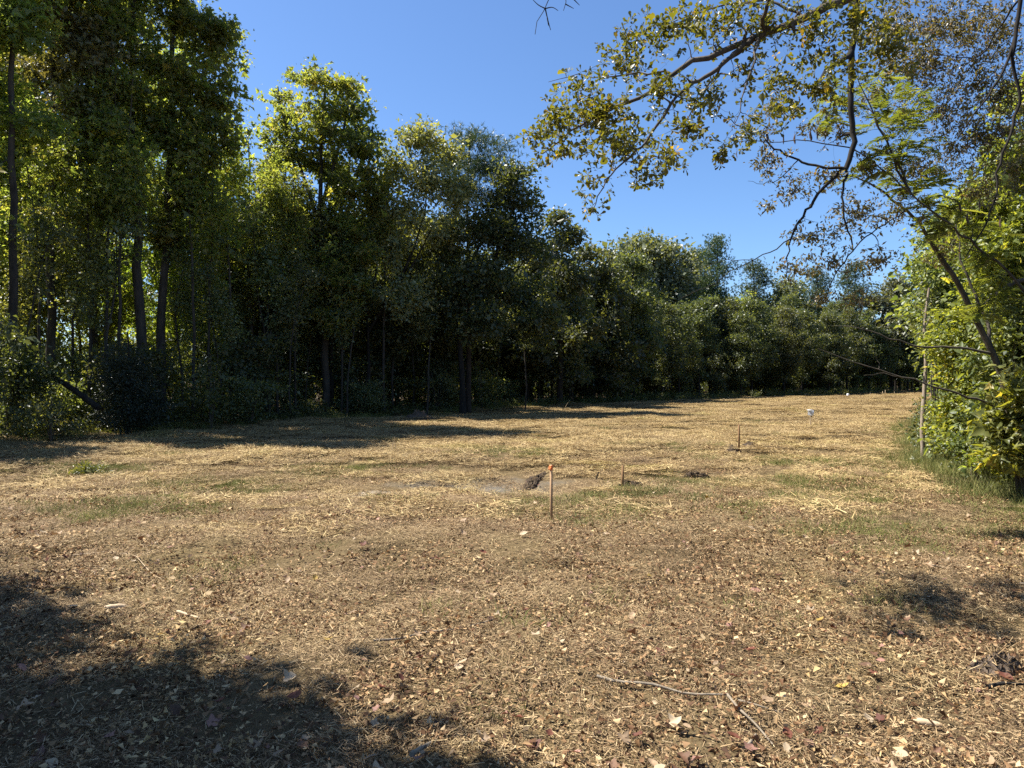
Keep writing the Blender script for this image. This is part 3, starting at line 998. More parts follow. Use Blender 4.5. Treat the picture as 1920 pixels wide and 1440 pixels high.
MID = [('sweetgum_tree', 'tall sweetgum filling the sky behind the leftmost trunk', G_GUM2, 62, 25, -120, 0.7),
       ('sweetgum_tree', 'tall sweetgum behind the second and third tall trunks', G_GUM2, 175, 26, -60, 2.9),
       ('sweetgum_tree', 'tall sweetgum just right of and behind the thick grey trunk', G_GUM2, 335, 30, 60, 4.9),
       ('sweetgum_tree', 'sweetgum filling the gap behind the slender pole tree', G_GUM2, 420, 31, 300, 0.5),
       ('sapling', 'yellow-leaved sapling between the tall group and the slender pole tree', G_YEL, 385, 26, 330, 1.5),
       ('sapling', 'yellow backlit sapling behind the second tall trunk', G_YEL, 150, 27, 330, 2.5),
       ('sapling', 'yellow backlit sapling just left of the thick grey trunk', G_YEL, 215, 29, 280, 3.5),
       ('sapling', 'yellow backlit sapling at the left edge behind the first trunk', G_YEL, 20, 26, 250, 4.5),
       ('sapling', 'thin dark sapling in front of the big sweetgum, to its left', G_THIN, 545, 25.5, 480, 0.9),
       ('sapling', 'thin dark sapling between the big sweetgum and the many-stemmed oak', G_THIN, 650, 27.5, 470, 2.2),
       ('sapling', 'thin dark sapling left of the pine trunk', G_THIN, 800, 29.5, 450, 3.1),
       ('sapling', 'thin dark sapling right of the pine trunk', G_THIN, 985, 33, 500, 4.0),
       ('sapling', 'thin sapling left of the slender pole tree', G_THIN, 415, 23.5, 480, 5.0),
       ('oak_tree', 'oak seen in the gap behind the many-stemmed oak', G_OAK, 745, 34, 380, 5.6),
       ('sweetgum_tree', 'sweetgum behind and left of the big round-topped one', G_GUM2, 530, 34, 330, 3.3)]
for nm, lab, ms, bx, d, top, rz in MID:
    h = EYE + (HOR - top) / F_PX * d
    put_tree(nm, lab, ms, px_tree(bx, d), rz, h / HG[id(ms)], 'trees inside the wood edge')

g4 = np.random.default_rng(44)
for k, px in enumerate([45, 140, 190, 345, 440, 505, 575, 660, 735, 775, 835, 930, 1010, 1075]):
    d = np.interp(px, [0, 300, 700, 1075], [18.5, 22, 29.5, 39]) + g4.uniform(-.3, 1.8)
    put_tree('slim_sapling', 'slim thin-stemmed sapling standing in the shade of the wood edge', G_THIN, px_tree(px, d), g4.uniform(0, 6.28), g4.uniform(.6, 1.0), 'slim saplings in the wood edge', 'sapling')
for k, px in enumerate([70, 165, 205, 230, 360, 395, 430, 500, 520, 555, 640, 720]):
    d = np.interp(px, [0, 300, 720], [18.2, 21.5, 29]) + g4.uniform(-.2, 1.0)
    put_tree('slim_tree', 'tall slim bare-stemmed tree in the front of the wood', G_POLE, px_tree(px, d), g4.uniform(0, 6.28), g4.uniform(.75, 1.1), 'tall slim stems in the front of the wood')
Gd = Geo()
q_ = smooth_path([at(20, 655, 19.2), at(70, 690, 19.0), at(125, 722, 18.8), at(185, 765, 18.5)], 12)
Gd.tube(q_ - q_[-1], np.linspace(.05, .09, 12), 8)
for t_ in (3, 6, 8):
    Gd.tube([q_[t_] - q_[-1], q_[t_] - q_[-1] + [.12, -.1, .3], q_[t_] - q_[-1] + [.3, -.1, .55]], [.02, .014, .006], 5)
tag(link('leaning_deadwood', Gd.mesh('leaning_deadwood', [M_BARKD], smooth=True), loc=q_[-1]), 'dark dead trunk leaning aslant in front of the leftmost trunks', 'deadwood')

for k, (X, Y, h) in enumerate([(-16.3, 13.2, 11.0), (-15.8, 15.8, 11.0), (-17.2, 10.4, 10.0)]):
    put_tree('oak_tree', 'oak of the wood edge left of the frame, shading the field corner', G_OAK, (X, Y, float(gz(X, Y)) - .05), k * 1.7, h / 13.2, 'oaks of the wood edge left of the frame')

# the near tree left of the frame that shades the bottom left corner
near_left = make_tree(320, [np.array([[0, 0, 0], [.1, -.1, 2.2], [.3, -.1, 4.5], [.2, 0, 7.4]])],
                      [(0, 0, 7.3, 1.6, 1.6, 1.0), (-.9, .6, 6.2, 1.5, 1.5, .9), (.9, .9, 6.0, 1.3, 1.2, .8), (.9, -1.3, 6.2, 1.5, 1.5, .9), (-.6, -1.5, 5.6, 1.5, 1.4, .8), (1.6, -2.0, 6.0, 1.2, 1.0, .6), (2.4, -.7, 6.4, 1.2, 1.1, .7), (3.4, -1.3, 6.3, 1.1, .9, .6), (2.6, -2.2, 6.2, 1.2, 1.0, .6), (3.3, -.3, 6.3, 1.1, .7, .6), (2.3, -.1, 6.5, 1.0, .7, .6)],
                      520, 100, GUM, .13, size=.12, shape=SH_STAR, asp=.95, rad=.45, shell=.8)
put_tree('sweetgum_tree', 'sweetgum just outside the left edge, its shadow in the bottom left corner', near_left, (-8.72, 4.25, float(gz(-8.72, 4.25))))
# the one leaf of it that hangs into view
Gl = Geo()
c0 = at(-16, 318, 5.2)
Vv, Ff, kk = place(SH_STAR, c0[None], np.array([[1.0, -.2, -.15]]), np.array([[.15, -.75, .65]]), [.15], [.13], curl=[1.0])
Gl.add(Vv, Ff, .95)
Vv, Ff, kk = place(SH_STAR, (c0 + [-.02, .02, -.06])[None], np.array([[.7, -.2, -.6]]), np.array([[.4, -.7, .5]]), [.11], [.1], curl=[1.0])
Gl.add(Vv, Ff, .9)
sp = smooth_path([c0, c0 + [-.5, .1, .25], c0 + [-1.3, .3, .4], np.array([-8.75, 4.3, 4.2])], 14)
Gl.tube(sp, np.linspace(.003, .02, 14), 4, m=1)
tag(link('leafy_twig', Gl.mesh('leafy_twig', [M_YEL, M_BARK])), 'bright yellow-green leaf poking in at the left edge', 'twig')

# ------------------------------------------------------------------ undergrowth
def bush_mesh(seed, w_, h, mats, n_cl, per, size, asp=.6, rad=.22, shape=SH_RHOMB, low=.1):
    g_ = np.random.default_rng(seed)
    trs = []
    for k_ in range(5):
        a_ = g_.uniform(0, 6.28)
        rr_ = w_ * g_.uniform(.15, .5)
        trs.append(np.array([[0, 0, 0], [rr_ * .4 * math.cos(a_), rr_ * .4 * math.sin(a_), h * .4], [rr_ * math.cos(a_), rr_ * math.sin(a_), h * .85]]))
    lb = [(g_.uniform(-.5, .5) * w_, g_.uniform(-.5, .5) * w_, h * g_.uniform(low + .1, .8), w_ * g_.uniform(.3, .5), w_ * g_.uniform(.3, .5), h * g_.uniform(.15, .26)) for _ in range(8)]
    return make_tree(seed, trs, lb, n_cl, per, mats, .03, size=size, asp=asp, rad=rad, shape=shape, shell=.9)


B_A = bush_mesh(401, 1.3, 2.0, [M_BARK, M_UNDER], 75, 55, .07)
B_B = bush_mesh(402, 1.1, 1.3, [M_BARK, M_UNDER], 60, 55, .055)
B_C = bush_mesh(403, 1.5, 3.0, [M_BARK, M_OAKD], 90, 60, .08)
B_D = bush_mesh(404, 1.0, 2.4, [M_BARK, M_WEED], 45, 34, .075, rad=.3)
BH = [B_A, B_B, B_C, B_D]


def put_bush(name, label, ms, loc, rz, sc, group):
    e = link(name, None, loc=loc, rot=(0, 0, rz), scale=sc)
    tag(e, label, 'bush', group)
    link('stems', ms[0], e).name = 'stem'
    link('foliage', ms[1], e)
    return e


d = 19.5
ev = make_tree(410, [np.array([[0, 0, 0], [.05, 0, 1.4], [0, 0, 2.9]])], px_lobes(240, d, [(235, 690, 40, 45), (262, 720, 32, 45), (215, 730, 36, 40), (240, 770, 55, 36), (280, 770, 30, 30)]), 170, 110, [M_BARKD, M_CEDAR], .07, size=.055, asp=.4, rad=.24, shell=.8)
e = put_bush('evergreen_bush', 'dark rounded evergreen bush at the left wood edge', ev, px_tree(240, d), 0, 1.0, None)
specs = [(395, 720, 21.5, 'pale-leaved shrub catching light right of the dark evergreen bush', B_D, 1.15), (470, 760, 23, 'loose leafy shrub between the pale-leaved shrub and the big sweetgum', B_A, 1.0),
         (95, 800, 17.6, 'pale twiggy shrub at the foot of the leftmost trunks', B_B, 1.0), (1165, 700, 44, 'large dark shrub mass under the low shaded oak', B_C, 1.6)]
for px, py, d, lab, ms, sc in specs:
    put_bush('shrub', lab, ms, px_tree(px, d), px * .7, sc, 'undergrowth along the wood edge')
s = np.concatenate([[0], np.cumsum(np.linalg.norm(np.diff(EDGE, axis=0), axis=1))])
g2 = np.random.default_rng(77)
nb = 0
for t in np.arange(12, 92, 1.45):
    k = np.searchsorted(s, t) - 1
    dr = unit(EDGE[k + 1] - EDGE[k])
    pt = EDGE[k] + dr * (t - s[k])
    off = g2.uniform(-.1, 2.6)
    if pt[1] > 36:
        off += 2.2
    X, Y = pt + np.array([-dr[1], dr[0]]) * off + g2.normal(0, .3, 2)
    ms = BH[g2.choice(4, p=[.36, .24, .28, .12])] if pt[1] < 36 else B_C  # far shrubs all get the darker leaf, standing in for shade at the base
    pxs = 960 + F_PX * X / Y
    zone = ('left of the thick grey trunk' if pxs < 255 else 'from the grey trunk to the slender tree' if pxs < 470 else 'from the slender tree to the big sweetgum' if pxs < 610
            else 'from the big sweetgum to the tall pine' if pxs < 870 else 'under the dark oaks in the middle' if pxs < 1120 else 'under the sage green oak' if pxs < 1330 else 'at the far end of the field')
    look = {id(B_A): 'leafy dark', id(B_B): 'low small-leaved', id(B_C): 'tall dense dark', id(B_D): 'loose pale-leaved'}[id(ms)]
    put_bush('shrub', '%s shrub %s' % (look, zone), ms, (X, Y, float(gz(X, Y)) - .05), g2.uniform(0, 6.28), g2.uniform(.45, 1.3) * (1 + max(0, Y - 30) * .006), 'row of dark shrubs along the wood edge')
    nb += 1

# the wood behind: a mass nobody could count
W_SRC = [generic(501, 13, 3.2, [M_BARKD, M_OAKD], base=.28, n_cl=170, per=70, size=.16, joined=True),
         generic(502, 13.5, 2.7, [M_BARK, M_YEL], base=.33, n_cl=120, per=55, size=.15, joined=True),
         generic(503, 12, 2.9, [M_BARKD, M_UNDER], base=.24, n_cl=150, per=70, size=.16, joined=True),
         generic(504, 14, 2.8, [M_BARK, M_GUM], base=.33, n_cl=120, per=58, size=.15, joined=True),
         generic(505, 3.4, 1.9, [M_BARKD, M_UNDER], base=.08, n_cl=75, per=52, size=.11, joined=True, r=.05),
         generic(506, 13, 3.6, [M_BARKD, M_OAKD], base=.24, n_cl=230, per=80, size=.17, rad=.55, joined=True)]
PW = []
for t in np.arange(2, 125, 3.1):
    k = min(np.searchsorted(s, t) - 1, len(EDGE) - 2)
    dr = unit(EDGE[k + 1] - EDGE[k])
    for off in ((5.0, 8.5, 12.0, 16.0, 21.0, 27.0) if t > 38 else (7.0, 14.0, 23.0) if t > 24 else (8.0, 15.0)):
        X, Y = EDGE[k] + dr * (t - s[k]) + np.array([-dr[1], dr[0]]) * (off + g2.uniform(-1.6, 1.6)) + g2.normal(0, .9, 2)
        if in_field(np.array([X]), np.array([Y]))[0] < -3.5:
            # crowns kept lower where the photo shows sky above them
            PW.append((X, Y, g2.uniform(.68, .92) * (1.12 if t > 24 and 960 + F_PX * X / Y < 330 else 1.0 if t > 24 else .8) * (1.0 if Y < 26 else .86 if Y < 45 else .8), g2.choice([0, 1, 1, 3, 3]) if t < 36 else g2.integers(0, 4) if t < 42 else g2.choice([0, 2, 0, 2, 3])))
    if t > 34:
        for off in (1.9, 4.2, 6.8):
            X, Y = EDGE[k] + dr * (t - s[k]) + np.array([-dr[1], dr[0]]) * off + g2.normal(0, .7, 2)
            PW.append((X, Y, g2.uniform(.7, .9) * (.68 if Y > 45 else .8), 5))
    for off in ((6.0, 9.0, 13.0, 18.0) if t > 38 else (3.4, 6.5, 10.0, 14.0, 18.0, 23.0, 29.0)):
        X, Y = EDGE[k] + dr * (t - s[k]) + np.array([-dr[1], dr[0]]) * off + g2.normal(0, 1.0, 2)
        PW.append((X, Y, g2.uniform(.55, 1.15), 4))
for t in np.arange(0, 60, 3.2):      # behind the hedge on the right
    sR = np.concatenate([[0], np.cumsum(np.linalg.norm(np.diff(RIGHT, axis=0), axis=1))])
    t_ = t + 22
    k = min(np.searchsorted(sR, t_) - 1, len(RIGHT) - 2)
    dr = unit(RIGHT[k + 1] - RIGHT[k])
    for off in (3.2, 6.0, 9.5):
        X, Y = RIGHT[k] + dr * (t_ - sR[k]) + np.array([dr[1], -dr[0]]) * (off + g2.uniform(-.6, .6))
        PW.append((X, Y, g2.uniform(.4, .7), g2.integers(2, 5)))
PW = np.array(PW)
P = np.stack([PW[:, 0], PW[:, 1], gz(PW[:, 0], PW[:, 1]) - .08], 1)
scatter('woodland', P, np.stack([np.zeros(len(P)), np.zeros(len(P)), g2.uniform(0, 6.28, len(P))], 1), PW[:, 2], PW[:, 3].astype(int), W_SRC, 'deep mixed wood behind the front row of trees')

# low weeds along the edges
weeds = []
for k in range(4):
    g_ = np.random.default_rng(600 + k)
    G_ = Geo()
    Cw = np.stack([g_.normal(0, .14, 9), g_.normal(0, .14, 9), g_.uniform(.1, .42, 9)], 1)
    for c in Cw:
        G_.tube([c * [.3, .3, 0], c * [.7, .7, .5], c], [.004, .003, .002], 3, r=.3)
    G_.add(*clump_leaves(Cw, np.zeros_like(Cw), 9, .1, g_, SH_OVAL, .055, .5))
    weeds.append(G_.mesh('weed', [M_WEED]))
x, y = jitter_grid(-20, 40, 8, 68, .55)
e1 = edge_side(x, y, EDGE)
k = (e1 > -.5) & (e1 < 4) & (rng.random(len(x)) < .65)
x2, y2 = jitter_grid(4, 20, 6, 34, .3)
e2 = -edge_side(x2, y2, RIGHT)
k2 = (e2 > -.3) & (e2 < 2.5) & (rng.random(len(x2)) < .6)
x, y = np.concatenate([x[k], x2[k2]]), np.concatenate([y[k], y2[k2]])
P, R = lay(x, y)
scatter('weeds', P, R, rng.uniform(.7, 1.5, len(x)), rng.integers(0, 4, len(x)), weeds, 'low leafy weeds along the foot of the wood and the hedge')

# ------------------------------------------------------------------ the hedge on the right
def hedge(name, label, seed, bx, d, lobes, mats, n_cl, per, size, shape=SH_OVAL, asp=.7, rad=.26, cat='shrub', dy=1.3, stems=None, r=.04, shell=.85, **kw):
    lb = px_lobes(bx, d, lobes, dy)
    g_ = np.random.default_rng(seed)
    o = px_tree(bx, d)
    trs = stems or [np.array([[0, 0, 0], [l[0] * .5 + g_.normal(0, .1), l[1] * .5, l[2] * .55], [l[0], l[1], l[2]]]) for l in lb[:4]]
    ms = make_tree(seed, trs, lb, n_cl, per, mats, r, size=size, asp=asp, rad=rad, shape=shape, shell=shell, **kw)
    e_ = link(name, None, loc=o)
    tag(e_, label, cat, 'plants of the hedge on the right')
    link('stem', ms[0], e_)
    link('foliage', ms[1], e_)
    return e_


hedge('hedge_tree', 'tall hedge tree with bright lime leaves at the right edge', 701, 1990, 10.5,
      [(1900, 190, 28, 40), (1895, 290, 40, 55), (1850, 380, 45, 50), (1910, 420, 60, 60), (1980, 300, 70, 80), (1830, 470, 45, 40), (1900, 510, 60, 50), (2010, 470, 80, 80), (1990, 160, 70, 70)], [M_BARK, M_LIME], 250, 60, .08, SH_STAR, .95, .3, 'tree', r=.08)
hedge('hedge_sapling', 'leafy hedge sapling behind the pale leaning pole', 702, 1765, 15.5,
      [(1735, 540, 30, 40), (1760, 500, 40, 40), (1790, 530, 45, 45), (1755, 600, 35, 40), (1795, 610, 45, 40), (1775, 660, 28, 30), (1815, 680, 40, 40), (1795, 720, 30, 40)], [M_BARK, M_HEDGE], 260, 60, .07, SH_OVAL, .6, .27, 'sapling')
hedge('hedge_shrub', 'yellow-green hedge shrub under the leaning grey trunk', 703, 1810, 12.5,
      [(1800, 590, 45, 36), (1785, 640, 36, 32), (1825, 650, 45, 40), (1800, 700, 36, 36), (1790, 760, 28, 40), (1825, 740, 40, 40), (1800, 810, 34, 30), (1830, 800, 40, 36)], [M_BARK, M_LIME], 270, 58, .055, SH_OVAL, .65, .2)
hedge('hedge_shrub', 'dark glossy hedge shrub right of the leaning grey trunk', 704, 1905, 10.5,
      [(1880, 600, 50, 45), (1930, 640, 60, 60), (1870, 680, 40, 40), (1910, 740, 55, 50), (1860, 770, 36, 40), (1900, 810, 50, 40), (1980, 760, 60, 80), (1980, 600, 60, 60)], [M_BARK, M_HEDGE], 270, 60, .068, SH_OVAL, .6, .22)
hedge('sweetgum_sapling', 'young star-leaved sapling with pale sunlit leaves low at the right edge', 705, 1925, 8.6,
      [(1905, 735, 26, 22), (1945, 760, 40, 30), (1900, 800, 30, 26), (1890, 850, 30, 24), (1940, 830, 40, 40), (1915, 700, 20, 20)], [M_BARK, M_LIME], 60, 30, .10, SH_STAR, .95, .2, 'sapling', upbias=1.6)
hedge('bramble', 'low tangle of brambles and leaves spilling from the hedge onto the grass', 706, 1850, 10.0,
      [(1830, 830, 40, 24), (1870, 850, 40, 26), (1800, 830, 26, 20), (1900, 880, 40, 26), (1950, 900, 50, 36), (1850, 815, 30, 22)], [M_TWIG, M_HEDGE], 130, 42, .06, SH_OVAL, .65, .16, 'bramble')
hedge('hedge_tree', 'hedge tree farther back, its crown left of the lime-leaved one', 707, 1790, 20,
      [(1735, 500, 30, 34), (1770, 460, 34, 36), (1800, 420, 36, 36), (1830, 470, 40, 40), (1760, 540, 40, 40), (1830, 550, 50, 50), (1720, 590, 24, 36), (1850, 380, 40, 40), (1880, 330, 40, 40)], [M_BARK, M_HEDGE], 200, 70, .10, SH_RHOMB, .7, .36, 'tree', r=.09)
hedge('fern', 'yellow-green fern-like plant at the foot of the hedge', 708, 1845, 9.6, [(1842, 850, 22, 14), (1835, 875, 18, 10), (1870, 835, 24, 12)], [M_TWIG, M_YEL], 36, 26, .06, SH_BLADE, .25, .1, 'fern', r=.01)
# more hedge outside the frame, so that it goes on beyond the right edge
for k, (X, Y, sc, ms) in enumerate([(7.3, 6.2, 1.3, B_A), (7.8, 7.8, 1.2, B_C), (6.6, 4.2, 1.1, B_A), (8.6, 9.6, 1.3, B_C), (9.4, 11.5, 1.2, B_A), (10.6, 14.5, 1.3, B_C), (12.8, 18.0, 1.3, B_A), (15.5, 23, 1.5, B_C), (20.8, 31, 1.3, B_C), (28, 43, 1.5, B_C), (34.5, 54, 1.7, B_C)]):
    put_bush('shrub', 'shrub in the depth of the hedge on the right', ms, (X, Y, float(gz(X, Y)) - .05), k * 1.3, sc, 'shrubs in the depth of the right hedge')

# pale leaning pole (a dead sapling)
d = EYE * F_PX / (863 - HOR)
b0 = px_tree(1733, d)
Pp = trunk_px(1733, d, [(1731, 830), (1730, 807), (1733, 740), (1736, 673), (1733, 615), (1741, 540)])
pole_G = Geo()
pole_G.tube(smooth_path(Pp, 22), np.linspace(.048, .022, 22) * (1 + .12 * np.sin(np.arange(22) * 2.1)), 8)
for k, (t, vx, vz) in enumerate([(9, .25, .3), (13, -.2, .25), (16, .22, .35), (18, -.3, .2)]):
    c = smooth_path(Pp, 22)[t]
    pole_G.tube([c, c + [vx * .5, .05, vz * .6], c + [vx, -.04, vz]], [.012, .008, .004], 4)
e = link('dead_sapling', None, loc=b0)
tag(e, 'pale bare pole of a dead sapling standing before the hedge', 'sapling')
link('trunk', pole_G.mesh('trunk', [M_PALEBARK], smooth=True), e)
pv = Geo()
g_ = np.random.default_rng(9)
Cv = smooth_path(Pp, 40)[24:] + g_.normal(0, .1, (16, 3))
pv.add(*clump_leaves(Cv, np.zeros_like(Cv), 16, .16, g_, SH_OVAL, .05, .6))
link('vine', pv.mesh('vine', [M_UNDER]), e)

# ------------------------------------------------------------------ limbs overhead on the right
def limb_tree(name, label, seed, base, limbs, lobes, n_cl, mats, root_r, leaf_fn, tip_r=.003, up=.1, seg=4, trunk=None, shell=.95):
    """tree whose trunk stands outside the frame: trunk, measured limbs, then twigs grown to the leaf masses"""
    g_ = np.random.default_rng(seed)
    sk = Skeleton(seed)
    tr = smooth_path(trunk, 14)
    sk.path(tr, None, (root_r, root_r * .55))
    for pts, r0, r1 in limbs:
        q_ = smooth_path(np.array([at(*p_) for p_ in pts]), max(6, 3 * len(pts)))
        q_ += g_.normal(0, .008, q_.shape)
        a_ = sk.nearest(q_[0])
        if np.linalg.norm(sk.P[a_] - q_[0]) > .5:        # limb that comes in from outside: join it to the trunk
            br = smooth_path([tr[9], tr[9] * .45 + q_[0] * .55 + [0, 0, .5], q_[0]], 9)
            sk.path(br[1:], 9, (max(r0 * 1.6, root_r * .3), r0))
            a_ = len(sk.P) - 1
        sk.path(q_[1:], a_, (r0, r1))
    lb = []
    for (px, py, rx, ry, d_) in lobes:
        c = at(px, py, d_)
        s_ = d_ / F_PX
        lb.append((*c, rx * s_ * 1.12, max(rx, ry) * s_ * .9, ry * s_ * 1.15))
    C, od = lobe_points(lb, n_cl, g_, shell)
    sk.grow(C, up, wob=.10, seg=seg)
    G_ = sk.wood(root_r, tip_r)
    H = Geo()
    C = np.array([q_[0] for q_ in sk.ends])
    od = np.array([q_[1] * q_[2] for q_ in sk.ends])
    leaf_fn(H, C, od, g_)
    base = np.asarray(base, float)
    e_ = link(name, None, loc=base)
    tag(e_, label, 'tree')
    for Gx, nm, mt in ((G_, 'trunk', mats[0]), (H, 'crown', mats[1])):
        Gx.V = [v_ - base for v_ in Gx.V]
        link(nm, Gx.mesh(nm, [mt], smooth=nm == 'trunk'), e_)
    return e_, sk


def oak_leaves(H, C, od, g_):
    # rosettes of spatulate leaves at the twig ends
    per = 8
    n = len(C) * per
    ax = np.repeat(unit(od), per, 0)
    c = np.repeat(C, per, 0) - np.repeat(od, per, 0) * g_.random((n, 1))**1.5 * .9
    D = unit(ax * .55 + g_.normal(size=(n, 3)) * .75)
    N = unit(g_.normal(size=(n, 3)) * .8 + [0, 0, .8])
    L = .047 * np.exp(g_.normal(0, .25, n))
    V_, F_, k_ = place(SH_SPAT, c, D, N, L, L * g_.uniform(.36, .55, n), curl=g_.uniform(-1, 2.5, n))
    r_ = np.clip(np.repeat(g_.normal(.5, .18, len(C)), per) + g_.normal(0, .17, n), 0, 1)
    H.add(V_, F_, np.repeat(r_, k_))


OAKB = np.array([7.6, 3.2, 0.0])
OD = 6.4
oak_limbs = [
    ([(1720, -60, 6.2), (1573, 7, 6.3), (1507, 37, 6.35), (1420, 70, 6.4), (1357, 97, 6.4), (1273, 130, 6.4), (1223, 170, 6.4), (1173, 197, 6.4), (1107, 227, 6.4), (1067, 250, 6.4), (1017, 293, 6.4)], .050, .006),
    ([(1420, 72, 6.4), (1400, 83, 6.35), (1340, 133, 6.2), (1310, 152, 6.2), (1273, 180, 6.1), (1247, 213, 6.1), (1223, 247, 6.1), (1180, 297, 6.1), (1153, 320, 6.1), (1127, 353, 6.1), (1107, 400, 6.1)], .026, .004),
    ([(1413, 77, 6.4), (1350, 133, 6.6), (1310, 190, 6.7), (1280, 233, 6.7)], .02, .005),
    ([(1420, 67, 6.4), (1413, 110, 6.1), (1397, 167, 6.0), (1377, 233, 5.9)], .018, .004),
    ([(1507, 37, 6.35), (1430, 5, 6.6), (1350, 13, 6.6), (1297, 30, 6.6), (1227, 63, 6.6)], .016, .004),
    ([(1263, 133, 6.4), (1207, 140, 6.6), (1130, 150, 6.7), (1083, 143, 6.8), (1030, 157, 6.8)], .012, .003),
    ([(1420, 68, 6.4), (1440, 3, 6.1), (1460, -60, 6.0)], .02, .02),
]
oak_lobes = [(1250, 55, 80, 45, OD), (1340, 50, 80, 45, OD), (1170, 120, 65, 36, OD), (1085, 165, 48, 34, OD), (1040, 220, 40, 40, OD), (1120, 215, 70, 40, OD), (1055, 285, 40, 30, OD), (1165, 275, 62, 34, OD),
             (1255, 290, 44, 34, OD), (1115, 345, 34, 28, OD), (1110, 390, 26, 26, OD), (1235, 170, 70, 50, OD), (1330, 190, 55, 45, OD), (1430, 45, 80, 45, OD), (1470, 150, 45, 45, OD), (1525, 60, 55, 55, OD), (1000, 260, 26, 20, OD),
             (1290, 240, 50, 40, OD), (1180, 75, 35, 30, OD), (1010, 305, 22, 18, OD), (1600, 40, 60, 50, OD), (1400, 130, 40, 40, OD), (1650, -60, 120, 60, 6.2), (1450, -70, 120, 50, 6.2), (1450, 210, 45, 36, 6.6), (1530, 170, 50, 60, 6.8), (1400, 250, 36, 30, 6.2), (1580, 120, 46, 50, 6.8), (1660, 100, 60, 60, 7.0), (1350, 290, 36, 26, 6.2), (1210, 330, 40, 24, 6.0)]
oak_lobes += [(1040, 225, 42, 40, OD), (1060, 285, 44, 32, OD), (1120, 220, 66, 42, OD), (1160, 275, 60, 36, OD)]
oak_lobes = [(a_, b_, c_, e_, d_ + (-.7, 0, .5, -.3)[k_ % 4]) for k_, (a_, b_, c_, e_, d_) in enumerate(oak_lobes)]
oak_limbs = [([(a_, b_, d_ * .87) for a_, b_, d_ in q_], r0_ * .78, r1_ * .7) for q_, r0_, r1_ in oak_limbs]
oak_lobes = [(a_, b_, c_, e_, d_ * .87) for a_, b_, c_, e_, d_ in oak_lobes]
oak_e, oak_sk = limb_tree('water_oak', 'oak reaching in from the top right with spatulate yellow-green leaves', 801, OAKB, oak_limbs, oak_lobes, 1650, [M_BARK, M_WATEROAK],   .22, oak_leaves, tip_r=.0035, trunk=[OAKB, OAKB + [-.2, .1, 2.0], OAKB + [-.6, .3, 4.2], OAKB + [-1.0, .7, 6.6]])


def pecan_leaves(H, C, od, g_):
    per = 9
    n = len(C) * per
    c = np.repeat(C, per, 0) - np.repeat(od, per, 0) * g_.random((n, 1)) + g_.normal(0, 1, (n, 3)) * [.03, .03, .025]
    D = unit(g_.normal(size=(n, 3)) + [0, 0, -.6])
    N = unit(g_.normal(size=(n, 3)) + [0, 0, .5])
    L = .042 * np.exp(g_.normal(0, .25, n))
    V_, F_, k_ = place(SH_RHOMB, c, D, N, L, L * g_.uniform(.32, .5, n), curl=g_.uniform(-2, 3, n))
    r_ = np.clip(np.repeat(g_.normal(.5, .2, len(C)), per) + g_.normal(0, .17, n), 0, 1)
    H.add(V_, F_, np.repeat(r_, k_))


PECB = np.array([9.8, 6.6, 0.0])
D1 = 7.5
pec_limbs = [
    ([(1640, -180, 7.4), (1612, -60, 7.45), (1603, 0, 7.5), (1600, 50, 7.5), (1595, 107, 7.5), (1592, 167, 7.5), (1595, 227, 7.5), (1600, 260, 7.5), (1593, 293, 7.5), (1585, 317, 7.5)], .040, .026),
    ([(1585, 317, 7.5), (1570, 327, 7.5), (1540, 357, 7.5), (1513, 393, 7.5), (1480, 447, 7.5), (1477, 480, 7.5), (1472, 520, 7.5)], .019, .006),
    ([(1480, 447, 7.5), (1430, 480, 7.4), (1407, 490, 7.4), (1333, 533, 7.3), (1273, 560, 7.3)], .007, .002),
    ([(1407, 490, 7.4), (1360, 488, 7.4), (1290, 512, 7.4)], .004, .0015),
    ([(1585, 317, 7.5), (1582, 333, 7.5), (1578, 383, 7.5), (1590, 440, 7.5), (1600, 463, 7.5), (1575, 500, 7.5), (1545, 560, 7.5)], .012, .004),
    ([(1585, 317, 7.5), (1533, 313, 7.5), (1493, 302, 7.6), (1463, 287, 7.6), (1440, 273, 7.7), (1423, 253, 7.7), (1383, 237, 7.8), (1350, 215, 7.8)], .016, .004),
    ([(1592, 107, 7.5), (1563, 123, 7.3), (1537, 147, 7.1), (1525, 167, 7.0)], .026, .016),
    ([(1493, 302, 7.6), (1470, 330, 7.6), (1440, 345, 7.6), (1400, 340, 7.6)], .006, .002),
    ([(1600, 463, 7.5), (1640, 433, 7.7), (1690, 400, 8.0)], .009, .006),
    ([(1912, -150, 8.0), (1907, 0, 8.0), (1900, 67, 8.0), (1893, 113, 8.0), (1900, 143, 8.0), (1907, 187, 8.0), (1900, 227, 8.0), (1880, 283, 8.0), (1867, 323, 8.0), (1862, 377, 8.0), (1840, 433, 8.0), (1813, 480, 8.0)], .028, .006),
    ([(1897, 80, 8.0), (1873, 143, 8.0), (1827, 213, 8.0), (1790, 260, 8.0)], .016, .004),
    ([(1907, 0, 8.0), (1870, 50, 8.4), (1830, 110, 8.6), (1800, 112, 8.6), (1750, 105, 8.6)], .014, .004),
]
